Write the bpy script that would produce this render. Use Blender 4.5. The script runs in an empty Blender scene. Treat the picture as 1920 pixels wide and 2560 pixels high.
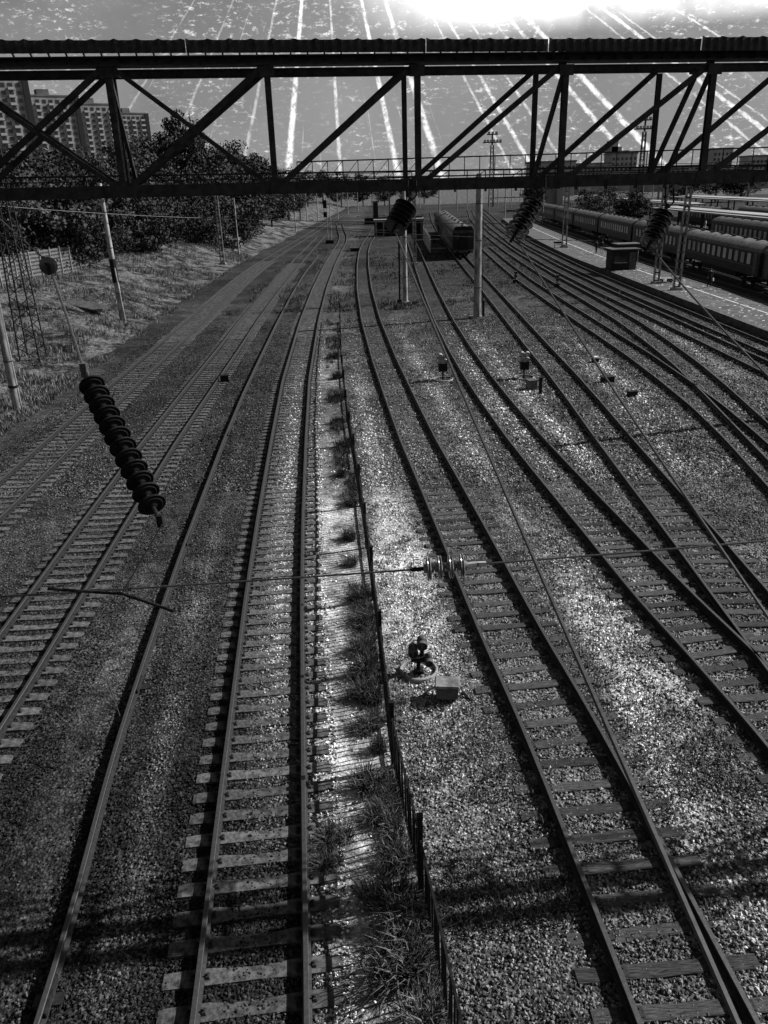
import bpy, bmesh, math, random
import numpy as np
from mathutils import Vector, Matrix
rnd = random.Random(7)
rng = np.random.default_rng(11)
scene = bpy.context.scene
col = scene.collection
R = math.radians

# ------------------------------------------------------------------ camera
F_PX, HORIZON, ROLL, EYE = 1980.0, 455.0, 0.031, 11.0
TH = math.atan2(1280 - HORIZON, F_PX)
FWD = Vector((0, math.cos(TH), -math.sin(TH)))
UP0 = Vector((0, math.sin(TH), math.cos(TH)))
RT0 = Vector((1, 0, 0))
RT = RT0 * math.cos(ROLL) - UP0 * math.sin(ROLL)
UP = RT0 * math.sin(ROLL) + UP0 * math.cos(ROLL)
CAM = Vector((0, 0, EYE))
cd = bpy.data.cameras.new('camera')
cam = bpy.data.objects.new('camera', cd)
col.objects.link(cam)
cd.sensor_fit = 'HORIZONTAL'; cd.sensor_width = 36; cd.lens = 36 * F_PX / 1920
cd.clip_start = 0.1; cd.clip_end = 6000
m3 = Matrix((RT, UP, -FWD)).transposed()
cam.matrix_world = Matrix.Translation(CAM) @ m3.to_4x4()
scene.camera = cam

def ray(px, py):
    return FWD + RT * ((px - 960) / F_PX) - UP * ((py - 1280) / F_PX)
def at_z(px, py, z=0.0):                       # where a sight line meets the level z
    d = ray(px, py); return CAM + d * ((z - EYE) / d.z)
def at_y(px, py, y):                           # where it meets a wall at distance y
    d = ray(px, py); return CAM + d * (y / d.y)
def at_d(px, py, depth):
    return CAM + ray(px, py) * depth

# ------------------------------------------------------------------ light
SUN_EL, SUN_AZ = R(36), R(74.0)
SUN = Vector((math.sin(SUN_AZ) * math.cos(SUN_EL), math.cos(SUN_AZ) * math.cos(SUN_EL), math.sin(SUN_EL)))
ld = bpy.data.lights.new('sun', 'SUN'); ld.energy = 5.0; ld.angle = R(0.35); ld.color = (1, 1, 1)
lo = bpy.data.objects.new('sun', ld); col.objects.link(lo)
lo.rotation_euler = (-SUN).to_track_quat('-Z', 'Y').to_euler(); lo.location = (60, 20, 60)
scene.view_settings.view_transform = 'Standard'; scene.view_settings.look = 'None'
scene.view_settings.exposure = 0.65; scene.view_settings.gamma = 1.0
scene.view_settings.use_curve_mapping = False

class N:
    """small helper for node trees"""
    def __init__(s, tree): s.t = tree; s.n = tree.nodes; s.l = tree.links
    def put(s, sock, v):
        if v is None: return
        if isinstance(v, bpy.types.NodeSocket): s.l.new(v, sock)
        else:
            if isinstance(v, (int, float)) and sock.type == 'RGBA': v = (v, v, v, 1)
            if isinstance(v, (int, float)) and sock.type == 'VECTOR': v = (v, v, v)
            sock.default_value = v
    def math(s, op, a, b=None, c=None, clamp=False):
        n = s.n.new('ShaderNodeMath'); n.operation = op; n.use_clamp = clamp
        for i, v in enumerate((a, b, c)): s.put(n.inputs[i], v)
        return n.outputs[0]
    def vmath(s, op, a, b=None):
        n = s.n.new('ShaderNodeVectorMath'); n.operation = op
        s.put(n.inputs[0], a); s.put(n.inputs[1], b)
        return n.outputs['Value'] if op in ('DOT_PRODUCT', 'LENGTH') else n.outputs[0]
    def noise(s, vec, scale, detail=4, rough=.55, dist=0):
        n = s.n.new('ShaderNodeTexNoise'); s.put(n.inputs['Vector'], vec)
        n.inputs['Scale'].default_value = scale; n.inputs['Detail'].default_value = detail
        n.inputs['Roughness'].default_value = rough; n.inputs['Distortion'].default_value = dist
        return n.outputs['Fac']
    def voronoi(s, vec, scale, feature='F1', out='Distance'):
        n = s.n.new('ShaderNodeTexVoronoi'); n.feature = feature; s.put(n.inputs['Vector'], vec)
        n.inputs['Scale'].default_value = scale
        return n.outputs[out]
    def ramp(s, fac, pts):
        n = s.n.new('ShaderNodeMapRange'); n.interpolation_type = 'SMOOTHSTEP'
        s.put(n.inputs[0], fac); n.inputs[1].default_value = pts[0]; n.inputs[2].default_value = pts[1]
        n.inputs[3].default_value = pts[2]; n.inputs[4].default_value = pts[3]
        return n.outputs[0]
    def mix(s, f, a, b):
        n = s.n.new('ShaderNodeMix'); n.data_type = 'FLOAT'
        s.put(n.inputs[0], f); s.put(n.inputs[2], a); s.put(n.inputs[3], b)
        return n.outputs[0]
    def xyz(s, x, y, z):
        n = s.n.new('ShaderNodeCombineXYZ'); s.put(n.inputs[0], x); s.put(n.inputs[1], y); s.put(n.inputs[2], z)
        return n.outputs[0]
    def bump(s, h, strength=.5, dist=.02):
        n = s.n.new('ShaderNodeBump'); n.inputs['Strength'].default_value = strength
        n.inputs['Distance'].default_value = dist; s.put(n.inputs['Height'], h)
        return n.outputs[0]

world = bpy.data.worlds.new('World'); scene.world = world; world.use_nodes = True
W = N(world.node_tree); W.n.clear()
wo = W.n.new('ShaderNodeOutputWorld'); bg = W.n.new('ShaderNodeBackground'); W.l.new(bg.outputs[0], wo.inputs[0])
bg.inputs['Strength'].default_value = 0.05
sky = W.n.new('ShaderNodeTexSky'); sky.sky_type = 'NISHITA'; sky.sun_disc = False
sky.sun_elevation = SUN_EL; sky.sun_rotation = SUN_AZ; sky.dust_density = 0.8; sky.air_density = 1.0
bw = W.n.new('ShaderNodeSeparateColor'); W.l.new(sky.outputs[0], bw.inputs[0])     # red filter, as in black-and-white film
tc = W.n.new('ShaderNodeTexCoord'); dvec = tc.outputs['Generated']
# long pale streaks imitating a double-exposure ghost of the tracks, fanning out from one point of the sky
PA = ray(795, -516).normalized()
AX = Vector((0, 0, -1)); AX = (AX - PA * AX.dot(PA)).normalized(); BX = PA.cross(AX)
def phi_of(px, py):
    d = ray(px, py).normalized(); return math.atan2(d.dot(BX), d.dot(AX))
phi = W.math('ARCTAN2', W.vmath('DOT_PRODUCT', dvec, tuple(BX)), W.vmath('DOT_PRODUCT', dvec, tuple(AX)))
away = W.vmath('DOT_PRODUCT', dvec, tuple(PA))
warp = W.noise(dvec, 130, 4, .75)
phw = W.math('ADD', phi, W.math('MULTIPLY', W.math('SUBTRACT', warp, .5), .010))
streak = None
for (x, y, w, a) in ((545, 260, 6, .35), (634, 230, 10, .95), (727, 240, 6, .6), (830, 235, 9, .85), (908, 235, 11, .8),
                     (968, 100, 4, .5), (1080, 240, 8, .7), (1120, 205, 6, .45), (1270, 240, 11, .8), (1335, 250, 15, .95),
                     (1590, 235, 14, .85), (1530, 230, 8, .6), (430, 180, 5, .3), (1640, 130, 8, .7), (1480, 130, 5, .5), (300, 200, 5, .25)):
    x /= .864; y /= .864
    p0 = phi_of(x, y); wid = abs(phi_of(x + w, y) - p0)
    dlt = W.math('ABSOLUTE', W.math('SUBTRACT', phw, p0))
    v = W.math('MULTIPLY', W.ramp(dlt, (wid * .25, wid * .95, 1, 0)), a)
    streak = v if streak is None else W.math('MAXIMUM', streak, v)
side = W.noise(W.xyz(W.math('MULTIPLY', phi, 9), W.math('MULTIPLY', away, 3), 0), 5, 3, .6)
streak = W.math('MAXIMUM', streak, W.ramp(side, (.66, .74, 0, .35)))
breakup = W.ramp(W.noise(dvec, 110, 5, .75), (.36, .58, .12, 1))
streak = W.math('MULTIPLY', streak, breakup)
fleck = W.ramp(W.noise(W.vmath('MULTIPLY', dvec, (.55, .55, 1.3)), 200, 4, .8), (.53, .74, 0, 1))  # flecks painted into the sky for the same ghost overlay
patchy = W.ramp(W.noise(dvec, 9, 3, .55), (.36, .6, .15, 1))
soft = W.noise(dvec, 5, 4, .6)
sunny = W.ramp(W.vmath('DOT_PRODUCT', dvec, tuple(SUN)), (.27, .5, 0, 1))
dz = W.vmath('DOT_PRODUCT', dvec, (0, 0, 1))
high = W.math('MULTIPLY', W.ramp(dz, (.135, .178, 0, 1)), W.ramp(dz, (.2, .34, 1, .03)))
base = W.math('MULTIPLY', W.math('MINIMUM', W.math('POWER', bw.outputs[0], 1.5), 6.0), W.mix(soft, .36, .85))
cloud = W.math('MULTIPLY', W.math('MULTIPLY', high, W.ramp(soft, (.38, .62, .1, 1))), W.mix(sunny, .8, 34.0))
val = W.math('ADD', base, cloud)
val = W.math('ADD', val, W.math('MULTIPLY', streak, 12.0))
val = W.math('ADD', val, W.math('MULTIPLY', W.math('MULTIPLY', fleck, patchy), 12.0))
W.l.new(val, bg.inputs['Color'])

# ------------------------------------------------------------------ materials (all grey: the picture is black and white)
def mat(name, fn):
    m = bpy.data.materials.new(name); m.use_nodes = True
    k = N(m.node_tree); k.n.clear()
    o = k.n.new('ShaderNodeOutputMaterial'); p = k.n.new('ShaderNodeBsdfPrincipled'); k.l.new(p.outputs[0], o.inputs[0])
    p.inputs['Specular IOR Level'].default_value = .5 if any(q in name for q in ('glaz', 'glass', 'rail', 'window', 'wire')) else .2 if 'painted_steel' in name else .08
    t = k.n.new('ShaderNodeTexCoord')
    fn(k, p, t.outputs['Object'], k.n.new('ShaderNodeObjectInfo').outputs['Random'])
    return m
def simple(name, lo, hi, scale=6, rough=.8, bump=.3, bscale=None, bd=.01, metal=0, rand=.0, detail=5, stretch=None):
    def fn(k, p, c, r):
        v = c
        if stretch: v = k.vmath('MULTIPLY', c, stretch)
        n = k.noise(v, scale, detail, .65)
        f = k.ramp(n, (.3, .7, 0, 1))
        val = k.mix(f, lo, hi)
        if rand: val = k.math('MULTIPLY', val, k.math('ADD', 1 - rand / 2, k.math('MULTIPLY', r, rand)))
        k.put(p.inputs['Base Color'], val)
        p.inputs['Roughness'].default_value = rough; p.inputs['Metallic'].default_value = metal
        if bump: k.put(p.inputs['Normal'], k.bump(k.noise(v, bscale or scale * 4, 5, .7), bump, bd))
    return mat(name, fn)

def ground_fn(k, p, c, r):
    a = k.n.new('ShaderNodeAttribute'); a.attribute_name = 'tone'; tone = a.outputs['Fac']
    cell = k.voronoi(c, 17, 'F1', 'Color')
    sep = k.n.new('ShaderNodeSeparateColor'); k.l.new(cell, sep.inputs[0])
    dist = k.voronoi(c, 17, 'F1', 'Distance')
    n1 = k.noise(c, 2.2, 5, .7); n2 = k.noise(c, 11, 4, .7); n3 = k.noise(c, .35, 3, .6)
    n4 = k.noise(c, 45, 2, .6)
    stone = k.mix(sep.outputs[0], .01, .16)
    stone = k.math('MULTIPLY', stone, k.ramp(dist, (.25, .75, 1.15, .4)))
    fine = k.mix(k.ramp(n4, (.35, .65, 0, 1)), .55, 1.25)
    lum = k.mix(tone, .013, .66)
    v = k.math('MULTIPLY', lum, fine)
    v = k.mix(.5, v, k.math('MULTIPLY', stone, k.mix(tone, .55, 4.2)))
    v = k.math('MULTIPLY', v, k.ramp(n1, (.3, .7, .35, 1.5)))
    sandy = k.ramp(tone, (.3, .8, 0, 1))
    v = k.math('MULTIPLY', v, k.mix(sandy, k.ramp(n2, (.3, .7, .35, 1.6)), k.ramp(n2, (.3, .7, .8, 1.15))))
    v = k.math('MULTIPLY', v, k.ramp(n3, (.3, .7, .65, 1.25)))
    v = k.math('MULTIPLY', v, k.ramp(k.noise(c, .07, 6, .75), (.35, .65, .5, 1.3)))
    k.put(p.inputs['Base Color'], v); p.inputs['Roughness'].default_value = .95
    h = k.math('SUBTRACT', k.math('MULTIPLY', n2, 1.3), k.math('MULTIPLY', dist, .8))
    k.put(p.inputs['Normal'], k.bump(k.math('MULTIPLY', h, k.mix(sandy, 1.0, .3)), .9, .06))
M = {}
M['ground'] = mat('ballast_ground', ground_fn)
def stones_fn(k, p, c, r):
    a = k.n.new('ShaderNodeAttribute'); a.attribute_name = 'tone'
    n = k.noise(c, 30, 3, .7)
    k.put(p.inputs['Base Color'], k.math('MULTIPLY', a.outputs['Fac'], k.mix(n, .6, 1.3)))
    p.inputs['Roughness'].default_value = .9
M['stones'] = mat('crushed_stone', stones_fn)
def bank_fn(k, p, c, r):
    n1 = k.noise(c, .5, 5, .7); n2 = k.noise(c, 4, 5, .75); n3 = k.noise(c, 20, 3, .7)
    v = k.mix(k.ramp(n1, (.38, .62, 0, 1)), .014, .15)
    v = k.math('MULTIPLY', v, k.ramp(n2, (.3, .7, .4, 1.5)))
    v = k.math('MULTIPLY', v, k.ramp(n3, (.3, .7, .5, 1.4)))
    k.put(p.inputs['Base Color'], v); p.inputs['Roughness'].default_value = 1
    k.put(p.inputs['Normal'], k.bump(k.math('ADD', n2, k.math('MULTIPLY', n3, .4)), 1, .25))
M['bank'] = mat('dry_earth', bank_fn)
M['rail'] = simple('rusty_rail', .007, .026, 14, .55, .25, 60, .004, .3)
def railhead_fn(k, p, c, r):
    n = k.noise(c, 20, 4, .6)
    k.put(p.inputs['Base Color'], k.mix(n, .04, .1)); p.inputs['Metallic'].default_value = .6
    k.put(p.inputs['Roughness'], k.mix(n, .35, .6))
M['railhead'] = mat('worn_rail_top', railhead_fn)
M['concrete'] = simple('sleeper_concrete', .02, .12, 7, .9, .5, 40, .01, 0, .5)
M['concrete_far'] = simple('sleeper_concrete_far', .05, .16, 3, .9, 0)
M['wood_far'] = simple('sleeper_timber_far', .015, .07, 3, .9, 0)
M['clip'] = simple('fastening_iron', .015, .04, 20, .7, .2)
M['wood'] = simple('sleeper_timber', .014, .08, 5, .9, .8, 14, .012, 0, .9, stretch=(1, 9, 9))
M['steel'] = simple('dark_painted_steel', .004, .026, 9, .6, .2, 50, .003)
M['steel2'] = simple('grey_painted_steel', .035, .1, 4, .5, .2, 40, .003)
M['pale_sheet'] = simple('pale_corrugated_sheet', .5, .75, 1.5, .6, .15, 20, .01)
M['black'] = simple('black_iron', .006, .018, 12, .5, .2)
M['porcelain'] = simple('dark_glazed_porcelain', .008, .02, 8, .18, 0)
M['matt_black'] = simple('matt_black_insulator', .004, .012, 10, .75, .2)  # near-black matt finish for the long insulator string
M['porcelain2'] = simple('grey_glazed_glass', .06, .22, 9, .2, .2, 30, .004)
M['wire'] = simple('weathered_wire', .02, .05, 30, .5, 0)
M['cast'] = simple('weathered_cast_concrete', .1, .3, 3, .9, .5, 25, .01, 0, .3, stretch=(1, 1, .4))
M['boxpaint'] = simple('pale_box_paint', .22, .45, 8, .6, .3)
M['leaf'] = simple('tree_leaves', .014, .07, 1.2, .7, 0, rand=.6)
M['leaf2'] = simple('dark_tree_leaves', .01, .04, 1.2, .7, 0, rand=.5)
M['bark'] = simple('bark', .03, .09, 4, .95, .8, 12, .03, stretch=(1, 1, .3))
def grass_fn(k, p, c, r):
    a = k.n.new('ShaderNodeAttribute'); a.attribute_name = 'tone'
    k.put(p.inputs['Base Color'], a.outputs['Fac']); p.inputs['Roughness'].default_value = .8
M['grass'] = mat('dry_grass', grass_fn)
M['asphalt'] = simple('platform_asphalt', .055, .12, 1.2, .9, .5, 30, .01)
M['kerb'] = simple('platform_edge_concrete', .05, .13, 2, .9, .5, 20, .01)
M['white'] = simple('white_marks', .5, .75, 9, .8, .2)
M['coach'] = simple('coach_paint', .012, .035, 1.5, .4, .1, 30, .004)
M['coachroof'] = simple('coach_roof', .06, .16, 2, .6, .3, 12, .01)
M['darkroof'] = simple('dark_coach_roof', .04, .1, 2, .6, .3, 12, .01)
def glass_fn(k, p, c, r):
    k.put(p.inputs['Base Color'], k.mix(r, .12, .4)); p.inputs['Roughness'].default_value = .25
M['blind'] = mat('window_with_pale_blind', glass_fn)
M['glass'] = simple('dark_window_glass', .01, .03, 3, .12, 0)
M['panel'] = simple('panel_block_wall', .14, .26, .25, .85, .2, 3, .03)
M['panel2'] = simple('darker_panel_block', .08, .15, .25, .85, .2, 3, .03)  # darker panel tone for roof houses, parapets and town roofs
M['far'] = simple('far_plaster', .2, .34, .05, .9, 0)
M['fabric1'] = simple('dark_cloth', .012, .03, 20, .9, .2)
M['fabric2'] = simple('pale_cloth', .3, .5, 20, .9, .2)
M['skin'] = simple('skin', .25, .35, 20, .6, 0)
M['hair'] = simple('hair', .01, .03, 20, .7, 0)

# ------------------------------------------------------------------ building helpers
class MB:
    def __init__(s): s.v = []; s.f = []; s.m = []
    def add(s, vs, fs, mi=0):
        b = len(s.v); s.v += [tuple(v) for v in vs]
        s.f += [tuple(i + b for i in f) for f in fs]; s.m += [mi] * len(fs); return s
    def box(s, c, size, rz=0, mi=0, taper=1.0):
        x, y, z = (q / 2 for q in size); cs, sn = math.cos(rz), math.sin(rz); vs = []
        for k in (-1, 1):
            t = taper if k > 0 else 1
            for a, b in ((-1, -1), (1, -1), (1, 1), (-1, 1)):
                u, w = a * x * t, b * y * t
                vs.append((c[0] + u * cs - w * sn, c[1] + u * sn + w * cs, c[2] + k * z))
        return s.add(vs, [(3, 2, 1, 0), (4, 5, 6, 7), (0, 1, 5, 4), (1, 2, 6, 5), (2, 3, 7, 6), (3, 0, 4, 7)], mi)
    def frame(s, p0, p1, up=(0, 0, 1)):
        p0, p1 = Vector(p0), Vector(p1); d = (p1 - p0).normalized(); u = Vector(up)
        if abs(d.dot(u)) > .98: u = Vector((1, 0, 0)) if abs(d.x) < .9 else Vector((0, 1, 0))
        a = d.cross(u).normalized(); return p0, p1, d, a, a.cross(d).normalized()
    def beam(s, p0, p1, w, h, mi=0, up=(0, 0, 1)):
        p0, p1, d, a, b = s.frame(p0, p1, up); vs = []
        for p in (p0, p1):
            for i, j in ((-1, -1), (1, -1), (1, 1), (-1, 1)): vs.append(p + a * (i * w / 2) + b * (j * h / 2))
        return s.add(vs, [(3, 2, 1, 0), (4, 5, 6, 7), (0, 1, 5, 4), (1, 2, 6, 5), (2, 3, 7, 6), (3, 0, 4, 7)], mi)
    def ibeam(s, p0, p1, w, h, mi=0, up=(0, 0, 1), t=.025):
        q0, q1, d, a, b = s.frame(p0, p1, up)
        s.beam(q0, q1, t, h - 2 * t, mi, up)
        for k in (-1, 1):
            o = b * (k * (h - t) / 2); s.beam(q0 + o, q1 + o, w, t, mi, up)
        return s
    def tube(s, p0, p1, r0, r1=None, n=8, mi=0, caps=True):
        r1 = r0 if r1 is None else r1
        p0, p1, d, a, b = s.frame(p0, p1); vs = []
        for p, r in ((p0, r0), (p1, r1)):
            for i in range(n):
                t = 2 * math.pi * i / n; vs.append(p + (a * math.cos(t) + b * math.sin(t)) * r)
        fs = [(i, (i + 1) % n, n + (i + 1) % n, n + i) for i in range(n)]
        if caps: fs += [tuple(range(n))[::-1], tuple(range(n, 2 * n))]
        return s.add(vs, fs, mi)
    def path(s, pts, r, n=6, mi=0):
        pts = [Vector(p) for p in pts]; vs = []
        for i, p in enumerate(pts):
            q0, q1 = pts[max(0, i - 1)], pts[min(len(pts) - 1, i + 1)]
            _, _, d, a, b = s.frame(q0, q1)
            for j in range(n):
                t = 2 * math.pi * j / n; vs.append(p + (a * math.cos(t) + b * math.sin(t)) * r)
        fs = [(i * n + j, i * n + (j + 1) % n, (i + 1) * n + (j + 1) % n, (i + 1) * n + j) for i in range(len(pts) - 1) for j in range(n)]
        fs += [tuple(range(n))[::-1], tuple(range((len(pts) - 1) * n, len(pts) * n))]
        return s.add(vs, fs, mi)
    def lathe(s, p0, p1, prof, n=16, mi=0):
        """prof: list of (t along p0->p1 in metres, radius)"""
        p0, p1, d, a, b = s.frame(p0, p1); vs = []
        for t, r in prof:
            for j in range(n):
                q = 2 * math.pi * j / n; vs.append(p0 + d * t + (a * math.cos(q) + b * math.sin(q)) * max(r, .0005))
        k = len(prof)
        fs = [(i * n + j, i * n + (j + 1) % n, (i + 1) * n + (j + 1) % n, (i + 1) * n + j) for i in range(k - 1) for j in range(n)]
        fs += [tuple(range(n))[::-1], tuple(range((k - 1) * n, k * n))]
        return s.add(vs, fs, mi)
    def mesh(s, name, mats, smooth=False):
        me = bpy.data.meshes.new(name); me.from_pydata(s.v, [], s.f)
        for m in (mats if isinstance(mats, (list, tuple)) else [mats]): me.materials.append(M[m] if isinstance(m, str) else m)
        if any(s.m): me.polygons.foreach_set('material_index', s.m)
        if smooth:
            me.polygons.foreach_set('use_smooth', [True] * len(me.polygons)); me.set_sharp_from_angle(angle=R(40))
        me.update(); return me
    def build(s, name, mats, parent=None, smooth=False): return place(name, s.mesh(name, mats, smooth), parent, world=True)

def place(name, me, parent=None, loc=None, rz=0, world=False, scale=None, matrix=None):
    o = bpy.data.objects.new(name, me); col.objects.link(o)
    if parent is not None:
        o.parent = parent
        if world: o.matrix_parent_inverse = Matrix.Translation(-ROOTLOC.get(parent.name, Vector((0, 0, 0))))
    if matrix is not None: o.matrix_basis = matrix
    if loc is not None: o.location = loc
    if rz: o.rotation_euler = (0, 0, rz)
    if scale is not None: o.scale = scale
    return o
ROOTLOC = {}
def tag(o, label=None, cat=None, group=None, kind=None):
    if label: o['label'] = label
    if cat: o['category'] = cat
    if group: o['group'] = group
    if kind: o['kind'] = kind
    return o
def empty(name, loc=(0, 0, 0), rz=0, label=None, cat=None, group=None):
    o = bpy.data.objects.new(name, None); col.objects.link(o); o.location = loc; o.rotation_euler = (0, 0, rz)
    o.empty_display_size = .3
    ROOTLOC[o.name] = Vector(loc); return tag(o, label, cat, group)
def sub(name, mb, mats, parent, smooth=False):            # a part of a part (parent is a mesh built in world space)
    p = parent.parent
    o = place(name, mb.mesh(name, mats, smooth), parent)
    if p is not None and parent.matrix_parent_inverse != Matrix.Identity(4):
        o.matrix_parent_inverse = (Matrix.Translation(ROOTLOC[p.name]) @ parent.matrix_parent_inverse).inverted()
    return o
def local(name, mb, mats, parent, smooth=False): return place(name, mb.mesh(name, mats, smooth), parent)
def copy_tree(o, parent=None, loc=None, rz=None, scale=None):
    c = o.copy(); col.objects.link(c); c.parent = parent
    if loc is not None: c.location = loc
    if rz is not None: c.rotation_euler = (0, 0, rz)
    if scale is not None: c.scale = scale
    for ch in o.children: copy_tree(ch, c)
    return c
def bigmesh(name, verts, faces, mat_name, tone=None, smooth=False):
    """numpy arrays to one mesh; faces is an (n, k) array"""
    me = bpy.data.meshes.new(name); nv, (nf, k) = len(verts), faces.shape
    me.vertices.add(nv); me.vertices.foreach_set('co', verts.astype(np.float32).ravel())
    me.loops.add(nf * k); me.loops.foreach_set('vertex_index', faces.astype(np.int32).ravel())
    me.polygons.add(nf); me.polygons.foreach_set('loop_start', np.arange(0, nf * k, k, dtype=np.int32))
    me.update(calc_edges=True)
    if tone is not None:
        a = me.attributes.new('tone', 'FLOAT', 'POINT'); a.data.foreach_set('value', tone.astype(np.float32))
    me.polygons.foreach_set('use_smooth', np.full(nf, smooth, dtype=bool))
    me.materials.append(M[mat_name]); me.validate(); return me

def vnoise(x, y, s, seed=0):
    x = np.asarray(x, float) / s; y = np.asarray(y, float) / s
    xi = np.floor(x).astype(np.int64); yi = np.floor(y).astype(np.int64); fx = x - xi; fy = y - yi
    fx = fx * fx * (3 - 2 * fx); fy = fy * fy * (3 - 2 * fy)
    def h(a, b):
        n = (a * 374761393 + b * 668265263 + seed * 974711) & 0x7fffffff
        n = (n ^ (n >> 13)) * 1274126177 & 0x7fffffff
        return ((n ^ (n >> 16)) & 0xffff) / 65535.0
    return (h(xi, yi) * (1 - fx) + h(xi + 1, yi) * fx) * (1 - fy) + (h(xi, yi + 1) * (1 - fx) + h(xi + 1, yi + 1) * fx) * fy
def sstep(a, b, x):
    t = np.clip((np.asarray(x, float) - a) / (b - a), 0, 1); return t * t * (3 - 2 * t)

# ------------------------------------------------------------------ track lines (plan, metres)
LINES = {
 'T1': [(-14.2, 8), (-14.4, 18), (-14.8, 30), (-15.3, 42), (-15.8, 60), (-16.3, 78), (-17, 100), (-17.2, 120), (-16.7, 145), (-15.7, 180), (-14, 254), (-9.5, 380)],
 'T2': [(-9.1, 6), (-9.4, 16), (-9.6, 20), (-9.9, 26), (-10.3, 35), (-10.6, 46), (-10.9, 58), (-11.3, 70), (-11.6, 85), (-11.8, 101), (-12, 124), (-12.1, 153), (-12, 185)],
 'SR': [(-4.95, 5), (-5.1, 7.6), (-5.33, 9.9), (-5.6, 11.9), (-5.85, 14.1), (-6.05, 16.5), (-6.32, 19.9), (-6.55, 23), (-6.8, 27), (-7.3, 35), (-7.75, 44), (-8.15, 55), (-8.6, 68), (-9.15, 88), (-9.5, 108), (-9.4, 138)],
 'T3': [(-1.85, 4.5), (-2.1, 7.5), (-2.5, 11.8), (-3.2, 19.7), (-3.65, 25.5), (-4.3, 35), (-5.05, 47), (-5.9, 69), (-6.45, 92), (-6.75, 120), (-6.75, 145), (-6.6, 165), (-7.1, 185), (-8.3, 205), (-10.4, 245)],
 'T4': [(4.25, 5), (4.1, 7.3), (3.92, 9.8), (3.7, 12.7), (3.5, 14.8), (3.25, 16.9), (3.02, 19.3), (2.8, 21.9), (2.52, 25), (2.15, 29), (1.65, 34.2), (1.1, 41.4), (.35, 52), (-.6, 68.4), (-1.4, 90), (-1.9, 115), (-2.1, 140), (-1.8, 160), (-.9, 182), (0.2, 215)],
 'T5': [(8.75, 9), (8.35, 14), (8, 17), (7.72, 19), (7.5, 21.5), (7.35, 23.5), (7.1, 26.2), (6.8, 29.7), (6.45, 34), (6.05, 41), (5.8, 47), (5.6, 55), (5.5, 67), (5.65, 85), (5.95, 105), (6.5, 133), (7.2, 177), (8.5, 230)],
 'T6': [(9.6, 14), (9.8, 19.4), (9.95, 23), (10.1, 28), (10.3, 33.6), (10.58, 40), (10.8, 46), (11, 55), (11.3, 66), (11.6, 77), (11.9, 88), (12.4, 110), (13.2, 140), (14.5, 180), (17, 240), (21, 310)],
 'T7': [(14.2, 22), (15, 27), (15.8, 33), (16.3, 38), (16.6, 44), (16.8, 51), (16.8, 58), (16.78, 66), (16.8, 80), (16.9, 94), (17.6, 115), (18.8, 145)],
 'T8': [(15.6, 25), (16.2, 29), (17.1, 35.4), (18.1, 42.4), (18.8, 48.2), (19.45, 55.8), (19.95, 64), (20.2, 77), (20.4, 97), (21.4, 131), (23.8, 180), (29, 250), (37, 330)],
 'T9': [(23, 30), (23, 63), (22.9, 84), (23.1, 105), (24.3, 140), (28.2, 200), (34.5, 281)],
 'T10': [(25.6, 36), (25.55, 60), (25.5, 85), (25.7, 105), (27.1, 145), (30.2, 200), (35.8, 262), (41.5, 330)],
 'T11': [(35, 40), (35.3, 70), (36, 110), (38.2, 150), (41, 200), (46, 260)],
 'T12': [(37.2, 45), (38.9, 80), (41.4, 130), (43.9, 180), (46.6, 235), (51, 300)],
}
def resample(pts, step=1.0):
    P = np.array(pts, float); ys = np.arange(P[0, 1], P[-1, 1], .25); xs = np.interp(ys, P[:, 1], P[:, 0])
    k = np.clip((ys * .12).astype(int), 4, 40); c = np.concatenate([[0], np.cumsum(xs)]); n = len(xs)
    lo = np.maximum(np.arange(n) - k, 0); hi = np.minimum(np.arange(n) + k + 1, n); w = np.minimum(np.arange(n) - lo, hi - 1 - np.arange(n))
    lo = np.arange(n) - w; hi = np.arange(n) + w + 1
    return ys, (c[hi] - c[lo]) / (hi - lo)
LINE = {k: resample(v) for k, v in LINES.items()}
def lx(k, y): return np.interp(y, *LINE[k])
def heading(k, y): return math.atan2(float(lx(k, y + .6) - lx(k, y - .6)), 1.2)      # turn from +y towards +x

# fence plan
FENCE = [(.86, 6.0), (.75, 7.0), (.6, 8.2), (.4, 9.9), (-.02, 13.3), (-.25, 17.7), (-.42, 20.4), (-.75, 25.5), (-1.25, 32.1), (-1.7, 38.1), (-2.5, 52), (-3.3, 70)]
FY = np.array([p[1] for p in FENCE]); FX = np.array([p[0] for p in FENCE])
def fx(y): return np.interp(y, FY, FX)

def bank_h(x, y):
    x = np.asarray(x, float); y = np.asarray(y, float)
    t = lx('T1', np.clip(y, 9, 370)) - 2.3 - x
    h = sstep(0, 16, t) * (1.5 + 1.6 * sstep(35, 110, y)) + sstep(20, 45, t) * 1.0
    bumps = (vnoise(x, y, 9, 3) - .35) * 1.3 + (vnoise(x, y, 3.2, 4) - .5) * .5 + (vnoise(x, y, 1.1, 5) - .5) * .18
    return -.12 + h + bumps * sstep(.5, 6, t) * sstep(700, 100, y)
def ground_z(x, y):
    if x < float(lx('T1', min(max(y, 9), 370))) - 2.3: return max(0.0, float(bank_h(x, y)))
    return 0.0
def at_ground(px, py):
    z = 0
    for _ in range(8):
        p = at_z(px, py, z); z = ground_z(p.x, p.y)
    return Vector((p.x, p.y, z))

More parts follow.
